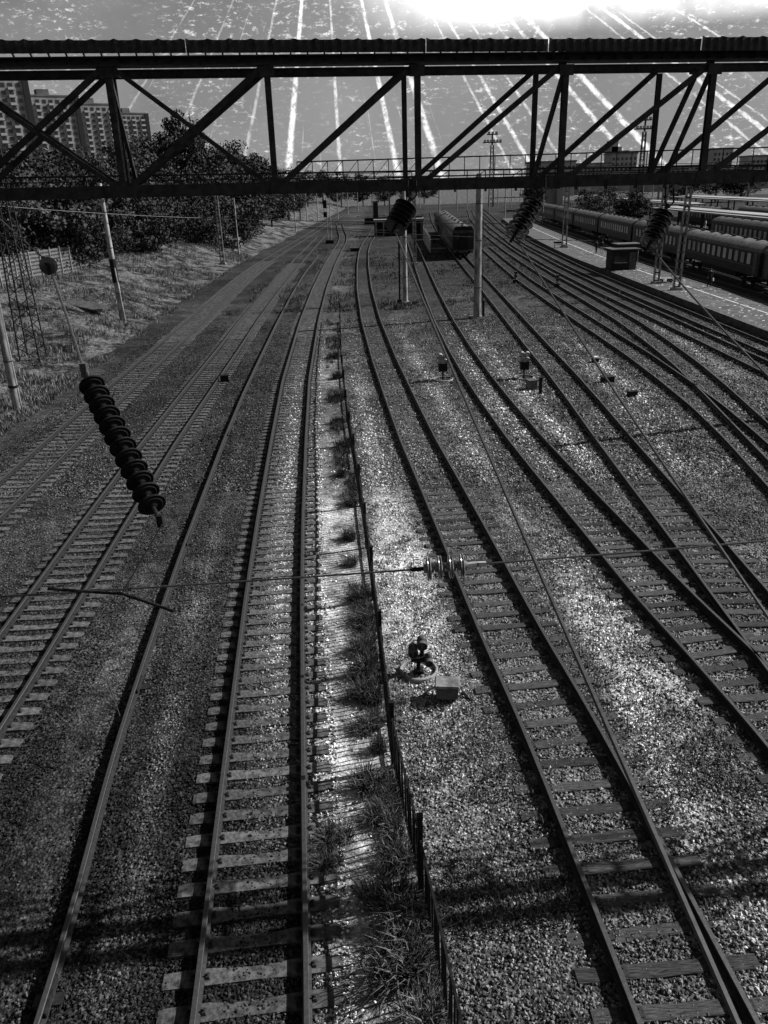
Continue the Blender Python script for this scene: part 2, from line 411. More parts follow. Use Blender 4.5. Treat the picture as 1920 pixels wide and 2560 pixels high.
def tone_of(x, y):
    """how sandy (pale) the ground is: dark crushed rock on the left, spilled sand and fine gravel by the fence and on the right"""
    t3, t4, t5, f, sr, t2 = (lx('T3', y), lx('T4', y), lx('T5', y), fx(y), lx('SR', y), lx('T2', y))
    n = vnoise(x, y, 2.3, 21); n2 = vnoise(x, y, .8, 22); n3 = vnoise(x, y, 6, 23)
    vignette = 1 - .86 * sstep(21, 9, y + 9 * (n3 - .5) + 4 * (n - .5)) * (.75 + .35 * n) * (1 - .6 * (x > f))      # foreground vignette painted into the ballast tone, its edge broken by noise
    t = (.045 + .07 * n3) * vignette
    t = t + .16 * sstep(-1.0, .3, x - t3) * (x < f) * vignette
    strip = np.exp(-((x - (t3 + .797 + f) / 2 - .05) / .75) ** 2) * (x > t3 + .9) * (x < f)
    t = t + strip * (1.15 * sstep(75, 30, y) + .1) * (.6 + .5 * n)
    t = t + .42 * np.exp(-((x - t3 - .15) / .38) ** 2) * sstep(60, 30, y) * sstep(10, 19, y) * (.75 + .6 * n2)
    right = (x > f)
    t = t + right * (.11 + .2 * n) * sstep(120, 30, y) * vignette
    t = t + right * 1.3 * np.exp(-((x - f - 1.0) / .75) ** 2) * np.exp(-((y - 20.5) / 5.5) ** 2) * (.55 + .5 * n2)
    t = t + right * .55 * np.exp(-((x - f - .9) / .45) ** 2) * sstep(70, 40, y) * sstep(18, 26, y) * (.4 + .8 * n2)
    t = t + .85 * np.exp(-((x - t4 - 1.9 - .1 * (y - 14)) / .42) ** 2) * np.exp(-((y - 15.5) / 5) ** 2) * (.5 + .7 * n2)
    t = t + .6 * np.exp(-((x - t5 + 1.8) / .8) ** 2) * np.exp(-((y - 18.5) / 4) ** 2) * n2 * 1.3
    t = t + .55 * np.exp(-((x - 7.0) / 1.3) ** 2) * np.exp(-((y - 8.4) / 1.4) ** 2)
    for k, o, y0, y1, a in (('T4', 2.2, 26, 60, .3), ('T5', 1.9, 28, 60, .32), ('T6', 2.0, 30, 55, .25), ('T5', .1, 30, 60, .2), ('T7', -2.6, 38, 56, .35), ('T8', 1.9, 40, 70, .2)):
        t = t + 1.9 * a * np.exp(-((x - lx(k, y) - o) / .4) ** 2) * sstep(y1 + 15, y1 - 10, y) * sstep(y0 - 6, y0 + 6, y) * (.2 + 1.2 * n2)
    dirt = np.exp(-((x - (t2 + 2.2 + sr) / 2 - .1) / .7) ** 4) * sstep(26, 14, y)
    t = t + .10 * dirt * (.4 + .6 * vignette)
    t = t + .20 * np.exp(-((x - sr - .9) / .3) ** 2) * sstep(45, 20, y) * n2
    return np.clip(t, 0.02, 1)

# ------------------------------------------------------------------ ground
ny, nx = 430, 420
yy = 3.5 * (420 / 3.5) ** np.linspace(0, 1, ny)
uu = np.linspace(-1.25, 1.3, nx)
YY, UU = np.meshgrid(yy, uu, indexing='ij'); XX = UU * (YY * .62 + 9)
ZZ = (vnoise(XX, YY, .5, 1) - .5) * .03 + (vnoise(XX, YY, .17, 2) - .5) * .02
ZZ *= sstep(80, 25, YY)
V = np.stack([XX, YY, ZZ], -1).reshape(-1, 3)
idx = np.arange(ny * nx).reshape(ny, nx)
Fq = np.stack([idx[:-1, :-1], idx[:-1, 1:], idx[1:, 1:], idx[1:, :-1]], -1).reshape(-1, 4)
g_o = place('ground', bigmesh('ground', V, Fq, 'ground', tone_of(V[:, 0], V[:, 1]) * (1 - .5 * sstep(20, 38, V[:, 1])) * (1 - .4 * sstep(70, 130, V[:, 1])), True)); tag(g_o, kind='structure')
b = MB(); S = 5000; b.add([(-S, -200, -.09), (S, -200, -.09), (S, S, -.09), (-S, S, -.09)], [(0, 1, 2, 3)])
tag(b.build('terrain', 'bank'), kind='structure')
# the weedy bank left of the tracks
ny, nx = 260, 150
yy = np.concatenate([np.linspace(6, 60, 120), 60 * (420 / 60) ** np.linspace(.005, 1, 140)])
tt = np.concatenate([np.linspace(-.8, 30, 110), 30 * (260 / 30) ** np.linspace(.02, 1, 40)])
YY, TT = np.meshgrid(yy, tt, indexing='ij'); XX = lx('T1', np.clip(YY, 9, 370)) - 2.3 - TT
V = np.stack([XX, YY, bank_h(XX, YY)], -1).reshape(-1, 3); idx = np.arange(ny * nx).reshape(ny, nx)
Fq = np.stack([idx[:-1, 1:], idx[:-1, :-1], idx[1:, :-1], idx[1:, 1:]], -1).reshape(-1, 4)
tag(place('embankment', bigmesh('embankment', V, Fq, 'bank', None, True)), kind='structure')

# crushed stone, too many to count
def make_stones(n, y0=6.3, dy=27, big=1.0, lim=.50):
    y = y0 + dy * rng.random(n * 2) ** 1.25
    x = (rng.random(n * 2) * 2 - 1) * (y * lim + 2.6)
    keep = np.ones(len(x), bool)
    for k in ('T2', 'T3', 'T4', 'T5', 'T6'):
        d = np.abs(np.abs(x - lx(k, y)) - .797); keep &= ~((d < .085) & (y > LINES[k][0][1]))
    keep &= np.abs(x - lx('SR', y)) > .075
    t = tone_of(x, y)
    dirt = (x > lx('T2', y) + 2.3) & (x < lx('SR', y) - .45)
    keep &= ~(dirt & (rng.random(len(x)) < .8))
    sand = (x > lx('T3', y) + 1.5) & (x < fx(y) + .2)
    keep &= ~(sand & (rng.random(len(x)) < .9))
    keep &= x > lx('T1', np.maximum(y, 9)) - 2.5
    x, y, t = x[keep][:n], y[keep][:n], t[keep][:n]; n = len(x)
    base = np.array([(1, 0, 0), (-1, 0, 0), (0, 1, 0), (0, -1, 0), (0, 0, 1), (0, 0, -1)], float)
    tri = np.array([(0, 2, 4), (2, 1, 4), (1, 3, 4), (3, 0, 4), (2, 0, 5), (1, 2, 5), (3, 1, 5), (0, 3, 5)])
    P = base[None] * (1 + .5 * (rng.random((n, 6, 1)) - .5)) + .35 * (rng.random((n, 6, 3)) - .5)
    sz = big * (.016 + .026 * rng.random(n) ** 1.5) * (1 + .25 * (x > 5))
    P *= sz[:, None, None] * np.stack([np.ones(n), .6 + .4 * rng.random(n), .55 + .35 * rng.random(n)], -1)[:, None]
    A, B = rng.random(n) * 6.28, (rng.random(n) - .5) * 1.4
    ca, sa, cb, sb = np.cos(A), np.sin(A), np.cos(B), np.sin(B)
    X, Y, Z = P[..., 0].copy(), P[..., 1].copy(), P[..., 2].copy()
    Y, Z = Y * cb[:, None] - Z * sb[:, None], Y * sb[:, None] + Z * cb[:, None]
    X, Y = X * ca[:, None] - Y * sa[:, None], X * sa[:, None] + Y * ca[:, None]
    P = np.stack([X + x[:, None], Y + y[:, None], Z + (.004 + .018 * rng.random(n))[:, None]], -1)
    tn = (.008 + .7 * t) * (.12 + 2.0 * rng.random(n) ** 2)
    return P.reshape(-1, 3), (tri[None] + (np.arange(n) * 6)[:, None, None]).reshape(-1, 3), np.repeat(tn, 6)
sv, sf, st = make_stones(125000)
sv2, sf2, st2 = make_stones(70000, 29, 42, 1.75, .5)
sf = np.concatenate([sf, sf2 + len(sv)]); sv = np.concatenate([sv, sv2]); st = np.concatenate([st, st2])
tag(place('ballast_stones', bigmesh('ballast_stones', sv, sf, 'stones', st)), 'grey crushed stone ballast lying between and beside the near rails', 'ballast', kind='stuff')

# ------------------------------------------------------------------ tracks
RT_Z = .235
PROF = [(-.066, 0), (.066, 0), (.066, .012), (.012, .03), (.012, .105), (.037, .115), (.037, .142), (.03, .15), (-.03, .15), (-.037, .142), (-.037, .115), (-.012, .105), (-.012, .03), (-.066, .012)]
PROF = [(p * 1.14, q * 1.2) for p, q in PROF]
def sweep_rail(k, off, y0, y1, step, wob=0.0):
    ys = []; y = y0
    while y < y1: ys.append(y); y += max(step, y * .03)
    ys.append(y1); mb = MB(); n = len(PROF)
    for i, y in enumerate(ys):
        h = heading(k, y); cx = float(lx(k, y)); a = Vector((math.cos(h), -math.sin(h), 0))
        c = Vector((cx, y, RT_Z - .18)) + a * off
        mb.v += [tuple(c + a * p + Vector((0, 0, q))) for p, q in PROF]
    for i in range(len(ys) - 1):
        for j in range(n):
            mb.f.append((i * n + j, i * n + (j + 1) % n, (i + 1) * n + (j + 1) % n, (i + 1) * n + j)); mb.m.append(1 if j in (6, 7, 8) else 0)
    e = (len(ys) - 1) * n; mb.f += [tuple(range(n))[::-1], tuple(range(e, e + n))]; mb.m += [0, 0]
    return mb
def concrete_sleeper(seed):
    r = random.Random(seed); mb = MB()
    st = [(-1.35, -.02, .12), (-1.28, -.005, .135), (-.98, 0, .14), (-.62, 0, .14), (-.32, -.02, .12), (0, -.024, .115), (.32, -.02, .12), (.62, 0, .14), (.98, 0, .14), (1.28, -.005, .135), (1.35, -.02, .12)]
    for x, z, w in st:
        z += (r.random() - .5) * .006; w += (r.random() - .5) * .012
        mb.v += [(x, -w - .02, -.2), (x, w + .02, -.2), (x, w, z), (x, -w, z)]
    n = len(st)
    for i in range(n - 1):
        for j in range(4): mb.f.append((i * 4 + j, i * 4 + (j + 1) % 4, i * 4 + 4 + (j + 1) % 4, i * 4 + 4 + j)); mb.m.append(0)
    mb.f += [(3, 2, 1, 0), (n * 4 - 4, n * 4 - 3, n * 4 - 2, n * 4 - 1)]; mb.m += [0, 0]
    for s in (-1, 1):
        for o in (-.115, .115):
            mb.box((s * .797 + o, 0, .022), (.07, .12, .05), 0, 1, .7)
            mb.tube((s * .797 + o, 0, .04), (s * .797 + o, 0, .085), .016, n=6, mi=1)
    return mb.mesh('sleeper', ['concrete', 'clip'])
def timber_sleeper(seed):
    r = random.Random(seed); mb = MB(); xs = [-1.38, -1.05, -.6, -.2, .2, .6, 1.05, 1.38]
    L = 1 + (r.random() - .5) * .06
    for x in xs:
        w = .118 + (r.random() - .5) * .02; z = (r.random() - .5) * .016; s = (r.random() - .5) * .02
        mb.v += [(x * L, -w + s, -.18), (x * L, w + s, -.18), (x * L, w + s, z - .012), (x * L, w * .8 + s, z), (x * L, -w * .8 + s, z), (x * L, -w + s, z - .012)]
    n = len(xs)
    for i in range(n - 1):
        for j in range(6): mb.f.append((i * 6 + j, i * 6 + (j + 1) % 6, i * 6 + 6 + (j + 1) % 6, i * 6 + 6 + j)); mb.m.append(0)
    mb.f += [tuple(range(6))[::-1], tuple(range(n * 6 - 6, n * 6))]; mb.m += [0, 0]
    for s in (-1, 1):
        mb.box((s * .797, 0, .006), (.36, .16, .018), 0, 1)
        for o in (-.12, .12): mb.tube((s * .797 + o, .04, .01), (s * .797 + o, .04, .045), .014, n=6, mi=1)
    return mb.mesh('sleeper', ['wood', 'clip'])
CONC = [concrete_sleeper(i) for i in range(3)]; TIMB = [timber_sleeper(i) for i in range(6)]
def track(k, label, kind, y0, y1, ysl, yfar, step=.55, zs=RT_Z - .185):
    root = empty('railway_track', (float(lx(k, y0)), y0, 0), 0, label, 'railway track', 'railway tracks of the yard')
    for s in (-1, 1): sweep_rail(k, s * .797, y0, y1, .8).build('rail', ['rail', 'railhead'], root)
    y = y0 + .3; L = ROOTLOC[root.name]; r = random.Random(k)
    far = MB()
    while y < yfar:
        h = heading(k, y); x = float(lx(k, y))
        j = .0 if kind == 'c' else 1.0
        if y < ysl:
            me = (CONC if kind == 'c' else TIMB)[r.randrange(3 if kind == 'c' else 6)]
            sink = .034 * float(sstep(16, 40, y)) if kind == 't' else .012 * float(sstep(20, 45, y))
            o = place('sleeper', me, root, Vector((x + (r.random() - .5) * .06 * j, y + (r.random() - .5) * .07 * j, zs - sink + (r.random() - .5) * (.01 if kind == 'c' else .03))) - L, -h + (r.random() - .5) * (.02 + .05 * j))
        else: far.box((x, y, zs - .06 - (.03 if kind == 't' else .01)), (2.7, .25, .12), -h)
        y += step
    if far.v: tag(far.build('sleeper_run', 'concrete_far' if kind == 'c' else 'wood_far', root), kind='stuff')
    return root
track('T3', 'track with pale concrete sleepers just left of the low bar fence', 'c', 4.8, 244, 62, 150, .55, RT_Z - .189)
track('T2', 'concrete-sleeper track under the long dark hanging insulator string', 'c', 6.5, 184, 62, 125)
track('T1', 'leftmost track, along the foot of the weedy bank', 'c', 9, 378, 62, 130)
track('T4', 'timber-sleeper track running in from the bottom right corner of the picture', 't', 5.3, 212, 58, 115, .66, RT_Z - .195)
track('T5', 'timber-sleeper track second to the right of the bar fence', 't', 9.5, 228, 58, 115, .62)
track('T6', 'track on which the dark train in the middle stands', 't', 14.5, 305, 58, 115, .62)
track('T7', 'track bending in from the right edge towards the tall concrete mast', 't', 23, 144, 60, 110, .62)
track('T8', 'track that crosses its left neighbour at the right picture edge', 't', 28, 325, 62, 110, .62)
track('T9', 'second track out from the platform edge', 't', 32, 280, 62, 110, .62)
track('T10', 'track right beside the platform wall', 't', 38, 328, 62, 110, .62)
track('T11', 'empty track in shade between platform and long passenger train', 't', 42, 255, 43, 120, .62)
track('T12', 'track under the long passenger train beyond the platform', 't', 46, 298, 47, 48, .62)
tag(sweep_rail('SR', 0, 5.2, 137, .8).build('single_rail', ['rail', 'railhead']), 'single spare rail lying on the ballast left of the concrete-sleeper track', 'rail')
sr = bpy.data.objects['single_rail']
for y in (8.05, 15.9, 24.1, 36.5):
    x = float(lx('SR', y)); h = heading('SR', y)
    sub('joint_bar', MB().box((x - .055, y, RT_Z - .1), (.03, .62, .1), -h).box((x + .055, y, RT_Z - .1), (.03, .62, .1), -h).box((x, y, .03), (.42, .2, .05), -h), 'rail', sr)

# ------------------------------------------------------------------ bar fence along the main track
fen = empty('bar_fence', (float(fx(20)), 20, 0), 0, 'low dark fence of thin upright bars between two tracks, running away from the camera', 'fence')
FL = ROOTLOC[fen.name]
barm = MB().tube((0, 0, .03), (0, 0, 1.25), .017, n=5).mesh('bar', 'black')
FH = 1.36
def fp(y, z): return Vector((float(fx(y)), y, z))
posts_y = [6.2, 9.75, 12.9, 16.4, 19.9, 23.4, 27, 30.6, 34.4, 38.2, 42.5, 47, 52, 57, 63, 69]
for i, y in enumerate(posts_y):
    h = 1.62 + .06 * math.sin(i * 2.1)
    MB().box((float(fx(y)), y, h / 2), (.085, .1, h), .05).box((float(fx(y)), y, h + .02), (.1, .115, .03), .05).build('post', 'black', fen)
for y0, y1 in zip(posts_y[:-1], posts_y[1:]):
    MB().beam(fp(y0, FH - .11), fp(y1, FH - .14), .035, .05).build('top_rail', 'black', fen)
    MB().beam(fp(y0, .16), fp(y1, .16), .04, .05).build('bottom_rail', 'black', fen)
nb = 0; y = 6.4
while y < 46 and nb < 290:
    lean = (rnd.random() - .5) * .05
    o = place('bar', barm, fen, fp(y, 0) - FL); o.rotation_euler = (lean, (rnd.random() - .5) * .05, 0); nb += 1
    y += .155 * (1 + .12 * (rnd.random() - .5)) if y < 34 else .2
far = MB()
while y < 69:
    far.tube(fp(y, .03), fp(y, 1.25), .012, n=4); y += .25
tag(far.build('bar_run', 'black', fen), kind='stuff')
print('bars', nb)

# ------------------------------------------------------------------ the truss bridge across the yard
YAW = .08; BD = 12.5; WID = .8; BS = .947; EYE_LEVEL = 11.0; XL, XR = -10.5, 26.0
def bp(x, z, off=0.0):      # a point in a truss plane: x along it, z a level (both scaled by BS about the camera: x from its axis, z from eye level), off metres behind the near plane
    return Vector((x * BS - off * YAW, BD + YAW * x * BS + off, EYE_LEVEL + (z - EYE_LEVEL) * BS))
br = empty('truss_bridge', bp(.69, 10.8), 0, 'dark steel truss bridge with a corrugated top edge, spanning the whole yard', 'bridge')
def zb(x): return 10.905 - .011 * min(x, 12)        # middle of the bottom chord
def zt(x): return 12.60 - .013 * min(x, 12)         # middle of the top chord
NODES = [-8.33, -6.05, -3.75, -1.5, .69, 2.92, 5.21, 7.52, 9.8, 12.1, 14.4, 16.7, 19.0, 21.3, 23.6]
FAR = [at_y(px, 300, BD + WID).x / BS for px in (-420, -40, 322, 688, 1022, 1352, 1668, 1990)] + [9.9, 12.0, 14.1, 16.2, 18.3, 20.4, 22.5, 24.6]
UPB = (-YAW, 1, 0)
for off, nodes in ((0, NODES), (WID, FAR)):
    near = off == 0
    t = MB()
    if near: t.ibeam(bp(XL, zb(XL), .08), bp(XR, zb(XR), .08), .27, .165, t=.016); t.beam(bp(XL, zb(XL), -.045), bp(XR, zb(XR), -.045), .012, .14)
    else: t.beam(bp(XL, zb(XL), off), bp(XR, zb(XR), off), .05, .06)
    t.build('bottom_chord', 'steel', br)
    if near:
        for k in range(74):
            x = -9.3 + k * .48; MB().box(bp(x, zb(x), -.005), (.012, .115, .13), YAW).build('web_stiffener', 'steel', br)
    zz = 0 if near else -.06
    dw_ = .03 if near else 0
    MB().ibeam(bp(XL, zt(XL) + zz, off + dw_), bp(XR, zt(XR) + zz, off + dw_), .25 if near else .05, .12, t=.016).build('top_chord', 'steel', br)
    for i, x in enumerate(nodes):
        w = .085 if near else .07
        MB().ibeam(bp(x, zb(x) + .08, off), bp(x, zt(x) - .06, off), w, w, up=UPB, t=.012).build('vertical_post', 'steel', br)
        if near:
            for z in (zb(x) + .1, zt(x) - .1):
                MB().box(bp(x, z, off - .055), (.2, .01, .14), YAW).build('gusset_plate', 'steel', br)
    for i in range(len(nodes) - 1):
        x0, x1 = nodes[i], nodes[i + 1]
        MB().ibeam(bp(x0 + .06, zb(x0) + .06, off + .02), bp(x1 - .06, zt(x1) - .03, off + .02), .07, .082, up=UPB, t=.012).build('diagonal_brace', 'steel', br)
        if i <= 1 or (i == 2 and near):
            MB().ibeam(bp(x0 + .06, zt(x0) - .03, off - .025), bp(x1 - .06, zb(x1) + .06, off - .025), .06, .074, up=UPB, t=.012).build('diagonal_brace', 'steel', br)
for i, x in enumerate(NODES):                # sway frames between the two trusses
    MB().beam(bp(x, zb(x) - .02, .05), bp(x, zb(x) - .02, WID - .05), .05, .06).build('floor_beam', 'steel', br)
    MB().beam(bp(x, zt(x), .05), bp(x, zt(x) - .05, WID - .05), .05, .06).build('cross_beam', 'steel', br)
for x, xf in ((-3.75, FAR[2] + .16), (2.92, FAR[5]), (5.21, FAR[6] + .22), (5.0, FAR[6] - .05)):
    MB().beam(bp(x, zt(x) - .08, .06), bp(xf, zb(x) + .08, WID - .06), .05, .06).build('sway_brace', 'steel', br)
# low lattice railing behind the far truss
RZ = lambda x: 11.16 - .012 * x
MB().beam(bp(XL, RZ(XL), WID + .2), bp(XR, RZ(XR), WID + .2), .02, .025).build('handrail', 'steel', br)
MB().beam(bp(XL, RZ(XL) - .08, WID + .2), bp(XR, RZ(XR) - .08, WID + .2), .012, .015).build('handrail', 'steel', br)
for k in range(112):
    x = -9.2 + k * .31; z = RZ(x)
    MB().beam(bp(x, z - .22, WID + .2), bp(x, z, WID + .2), .014, .014).build('baluster', 'steel', br)
    if k % 2: MB().beam(bp(x, z - .2, WID + .2), bp(x + .31, z - .01, WID + .2), .009, .009).build('railing_brace', 'steel', br)
# dark corrugated fascia above the near chord, a paler one standing behind and above it
def fascia(x0, x1, zlo, zhi, off, teeth, name, m, amp=.008):
    mb = MB(); n = int((x1 - x0) / .06); vs = []
    for i in range(n + 1):
        x = x0 + (x1 - x0) * i / n; o = off + (amp if i % 2 else -amp); dz = -.013 * x
        tooth = teeth if (i % 5) == 0 else 0
        vs += [bp(x, zlo + dz, o), bp(x, zhi + dz + tooth, o)]
    m2 = len(vs); vs += [v + Vector((0, .012, 0)) for v in vs]
    fs = []
    for i in range(n):
        a = i * 2; fs.append((a, a + 2, a + 3, a + 1)); fs.append((m2 + a + 1, m2 + a + 3, m2 + a + 2, m2 + a)); fs.append((a + 1, a + 3, m2 + a + 3, m2 + a + 1)); fs.append((a + 2, a, m2 + a, m2 + a + 2))
    mb.add(vs, fs); return mb.build(name, m, br)
xs = [XL, -6, -2.6, .8, 2.6, 4.9, 6.2, 8.4, 12, 16, 20, 24, 26]
for i, (a, b_) in enumerate(zip(xs[:-1], xs[1:])):
    fascia(a + .005, b_ - .005, 12.725, 12.885 + (.015 if i == 5 else 0), -.14 - (.02 if i == 5 else 0), .018, 'roof_fascia', 'steel')
x = -9.3
while x < XR - .6:
    for q in (.0, .24, .48): MB().beam(bp(x + q, zt(x + q) + .05, 0), bp(x + q, 12.74 - .013 * (x + q), -.12), .022, .022).build('roof_bracket', 'steel', br)
    x += .72

# ------------------------------------------------------------------ insulators and wires
def insulator(name, p0, p1, n, rad, label, group=None, mats='porcelain', cap='black', style='disc'):
    p0, p1 = Vector(p0), Vector(p1); d = (p1 - p0).normalized(); L = (p1 - p0).length
    root = empty(name, p0, 0, label, 'insulator', group)
    MB().tube(p0 - d * .12, p1 + d * .12, .022, n=8).build('core_rod', cap, root)
    s = L / n
    for i in range(n):
        a = p0 + d * (s * (i + .1)); 
        if style == 'disc':
            prof = [(0, .03), (s * .08, .055), (s * .30, .06), (s * .38, rad * .75), (s * .5, rad * .98), (s * .56, rad), (s * .62, rad * .97), (s * .60, rad * .8), (s * .68, rad * .7), (s * .60, rad * .55), (s * .66, rad * .4), (s * .8, .03)]
        else:
            prof = [(0, .045), (s * .25, .05), (s * .3, rad * .9), (s * .36, rad), (s * .44, rad * .96), (s * .48, rad * .78), (s * .52, rad * .96), (s * .6, rad), (s * .66, rad * .9), (s * .7, .05), (s * .95, .045)]
        MB().lathe(a, a + d, prof, 20).build('insulator_disc', mats, root, True)
    return root, d
def wire(name, pts, r, label, cat='wire', group=None, m='wire', sag=0.0):
    P = [Vector(p) for p in pts]
    if len(P) == 2:
        A, B = P; k = 24; P = [A.lerp(B, i / k) - Vector((0, 0, sag * 4 * (i / k) * (1 - i / k))) for i in range(k + 1)]
    return tag(MB().path(P, r, 6).build(name, m), label, cat, group)

a, b_ = at_d(222, 948, 8.9), at_d(385, 1272, 7.9)
ins, d = insulator('insulator_string', a, b_, 12, .145, 'long string of twelve dark discs hanging over the left tracks', mats='matt_black')
MB().box(a - d * .16, (.07, .07, .16)).build('clevis', 'steel2', ins)
MB().box(b_ + d * .17, (.06, .05, .12)).build('clevis', 'black', ins)
pul = at_d(116, 665, 11.0)
rod = wire('tension_rod', [a - d * .2, at_d(170, 800, 9.8), at_d(132, 690, 10.8)], .017, 'thin rod from the pulley block down to the dark insulator string', 'rod')
pb = empty('pulley_block', pul, 0, 'dark pulley block on the cable above the weedy bank', 'pulley')
dd = (at_d(132, 690, 10.8) - at_d(103, 640, 11.4)).normalized()
MB().beam(pul - dd * .24, pul + dd * .2, .05, .12).build('cheek_plate', 'black', pb)
MB().lathe(pul + Vector((.03, -.05, 0)), pul + Vector((.03, .05, 0)), [(0, .03), (.0, .11), (.02, .12), (.035, .085), (.055, .085), (.07, .12), (.09, .11), (.09, .03)], 20).build('sheave', 'steel2', pb, True)
wire('pulley_cable', [at_d(103, 640, 11.4), at_d(0, 548, 12.5), at_d(-160, 430, 14)], .012, 'cable running up left from the pulley block', 'cable')
wire('tail_wire', [b_ + d * .22, at_d(305, 1484, 7.85)], .008, 'thin slack wire below the dark insulator string', 'wire')

P0, P1 = at_d(-700, 1531, 8.2), at_d(1046, 1423, 8.0)
Q0, Q1 = at_d(1178, 1412, 8.0), at_d(2600, 1288, 8.0)
ins2, d2 = insulator('strain_insulator', at_d(1056, 1422, 8.0), at_d(1166, 1413, 8.0), 4, .125, 'short strain insulator of four pale grooved discs in the cross wire', mats='porcelain2', style='ring')
MB().tube(at_d(1166, 1413, 8.0), at_d(1192, 1410, 8.0), .03, n=8).build('end_socket', 'boxpaint', ins2)
MB().box(at_d(1200, 1410, 8.0), (.12, .03, .045)).build('wire_clamp', 'boxpaint', ins2)
wire('cross_wire', [P0, P1], .010, 'thin cross wire left of the pale strain insulator', sag=.02)
wire('cross_wire', [Q0, Q1], .010, 'thin cross wire right of the pale strain insulator', sag=.02)
wire('steady_arm', [at_d(120, 1472, 7.9), at_d(235, 1480, 7.9), at_d(305, 1484, 7.85), at_d(435, 1528, 7.8)], .016, 'bent dark rod hanging under the cross wire at left', 'rod', m='black')
wire('droop_wire', [at_d(250, 1700, 7.9), at_d(255, 1660, 7.9), at_d(300, 1790, 7.9)], .004, 'short thin wire end hanging above the spare rail', 'wire')

# feeder wires tied back to the bridge
def feeder(px_hook, px_end, px_wire, zfar, lab, n=6):
    h = at_y(px_hook[0], px_hook[1], BD - .12); h = at_y(px_hook[0], px_hook[1], BD + YAW * h.x - .12)
    e = at_y(px_end[0], px_end[1], h.y - .3)
    dv = (e - h).normalized()
    root, d = insulator('bridge_insulator', h + dv * .16, e, n, .17, 'cluster of dark discs hooked under the truss bridge ' + lab, 'disc insulators hooked under the truss bridge')
    MB().path([h + Vector((-.06, .03, .2)), h + Vector((-.065, -.02, 0)), h + Vector((0, -.04, -.07)), h + Vector((.065, -.02, 0)), h + Vector((.06, .03, .2))], .015, 6).build('shackle', 'black', root)
    MB().tube(h + Vector((0, -.03, -.05)), h + dv * .16, .016, n=6).build('hook_rod', 'black', root)
    dw = ray(*px_wire); t = (zfar - EYE) / dw.z
    wire('feeder_wire', [e, CAM + dw * t], .0125, 'straight wire coming nearer from the dark discs ' + lab, group='feeder wires from the truss bridge', sag=.05)
feeder((1030, 488), (985, 572), (1862, 2600), 8.6, 'left of the dark train')
feeder((1352, 478), (1286, 588), (1960, 1600), 8.2, 'above the platform poles')
feeder((1672, 505), (1622, 612), (1990, 1010), 8.8, 'in front of the long passenger train')

# ------------------------------------------------------------------ poles and masts
def pole(name, base, h, r0, r1, label, lean=(0, 0), group=None, arms=(), m='cast', foot=False):
    root = empty(name, base, 0, label, 'pole', group); B = Vector(base); T = B + Vector((lean[0], lean[1], h))
    MB().tube(B - Vector((0, 0, .3)), T, r0, r1, 14).build('shaft', m, root, True)
    if foot: MB().box(B + Vector((0, 0, .06)), (r0 * 3.4, r0 * 3.4, .2), .2, 0, .9).build('footing', 'cast', root)
    for z in (h * .22, h * .55, h * .8):
        p = B + Vector((lean[0], lean[1], h)) * (z / h); rr = r0 + (r1 - r0) * z / h
        MB().lathe(p, p + Vector((0, 0, 1)), [(0, rr + .012), (.06, rr + .012)], 14).build('band', 'clip', root)
    for (z, dx, dy, r) in arms:
        p = B + Vector((lean[0], lean[1], h)) * (z / h)
        MB().tube(p, p + Vector((dx, dy, .35)), r, r * .8, 6).build('cross_arm', 'black', root)
        MB().tube(p + Vector((0, 0, .9)), p + Vector((dx * .9, dy * .9, .36)), r * .45, n=5).build('arm_stay', 'black', root)
        q = p + Vector((dx, dy, .35))
        MB().lathe(q, q + Vector((0, 0, 1)), [(0, .03), (.04, .09), (.08, .04), (.12, .09), (.16, .04), (.2, .09), (.24, .03)], 10).build('pin_insulator', 'porcelain', root, True)
    return root
def lattice_post(name, base, h, w0, w1, label, group=None, n=12, m='steel', r=.028, cat='mast'):
    root = empty(name, base, 0, label, cat, group); B = Vector(base)
    def c(k, t):
        sx, sy = ((-1, -1), (1, -1), (1, 1), (-1, 1))[k]; w = (w0 + (w1 - w0) * t) / 2
        return B + Vector((sx * w, sy * w, h * t))
    for k in range(4): MB().beam(c(k, 0) - Vector((0, 0, .3)), c(k, 1), r * 2, r * 2).build('leg', m, root)
    for i in range(n):
        t0, t1 = i / n, (i + 1) / n
        for k in range(4):
            a, b2 = (k, (k + 1) % 4) if i % 2 else ((k + 1) % 4, k)
            MB().beam(c(a, t0), c(b2, t1), r * 1.1, r * 1.1).build('lacing_bar', m, root)
        if i % 4 == 0:
            for k in range(4): MB().beam(c(k, t0), c((k + 1) % 4, t0), r * 1.2, r * 1.2).build('tie_bar', m, root)
    return root
def twin_post(name, base, h, w, label, group=None, lean=0):
    """a post of two channels joined by battens"""
    root = empty(name, base, 0, label, 'pole', group); B = Vector(base)
    for s in (-1, 1):
        MB().beam(B + Vector((s * w / 2, 0, -.2)), B + Vector((s * w / 3 + lean, 0, h)), .14, .2).build('channel', 'cast', root)
    for i in range(int(h / .8)):
        t = i * .8 / h; x = w / 2 + (w / 3 - w / 2) * t
        MB().box(B + Vector((lean * t, -.06, .3 + i * .8)), (x * 2, .02, .16)).build('batten', 'steel2', root)
    MB().box(B + Vector((0, 0, .1)), (w + .5, .7, .3), 0, 0, .85).build('footing', 'cast', root)
    return root

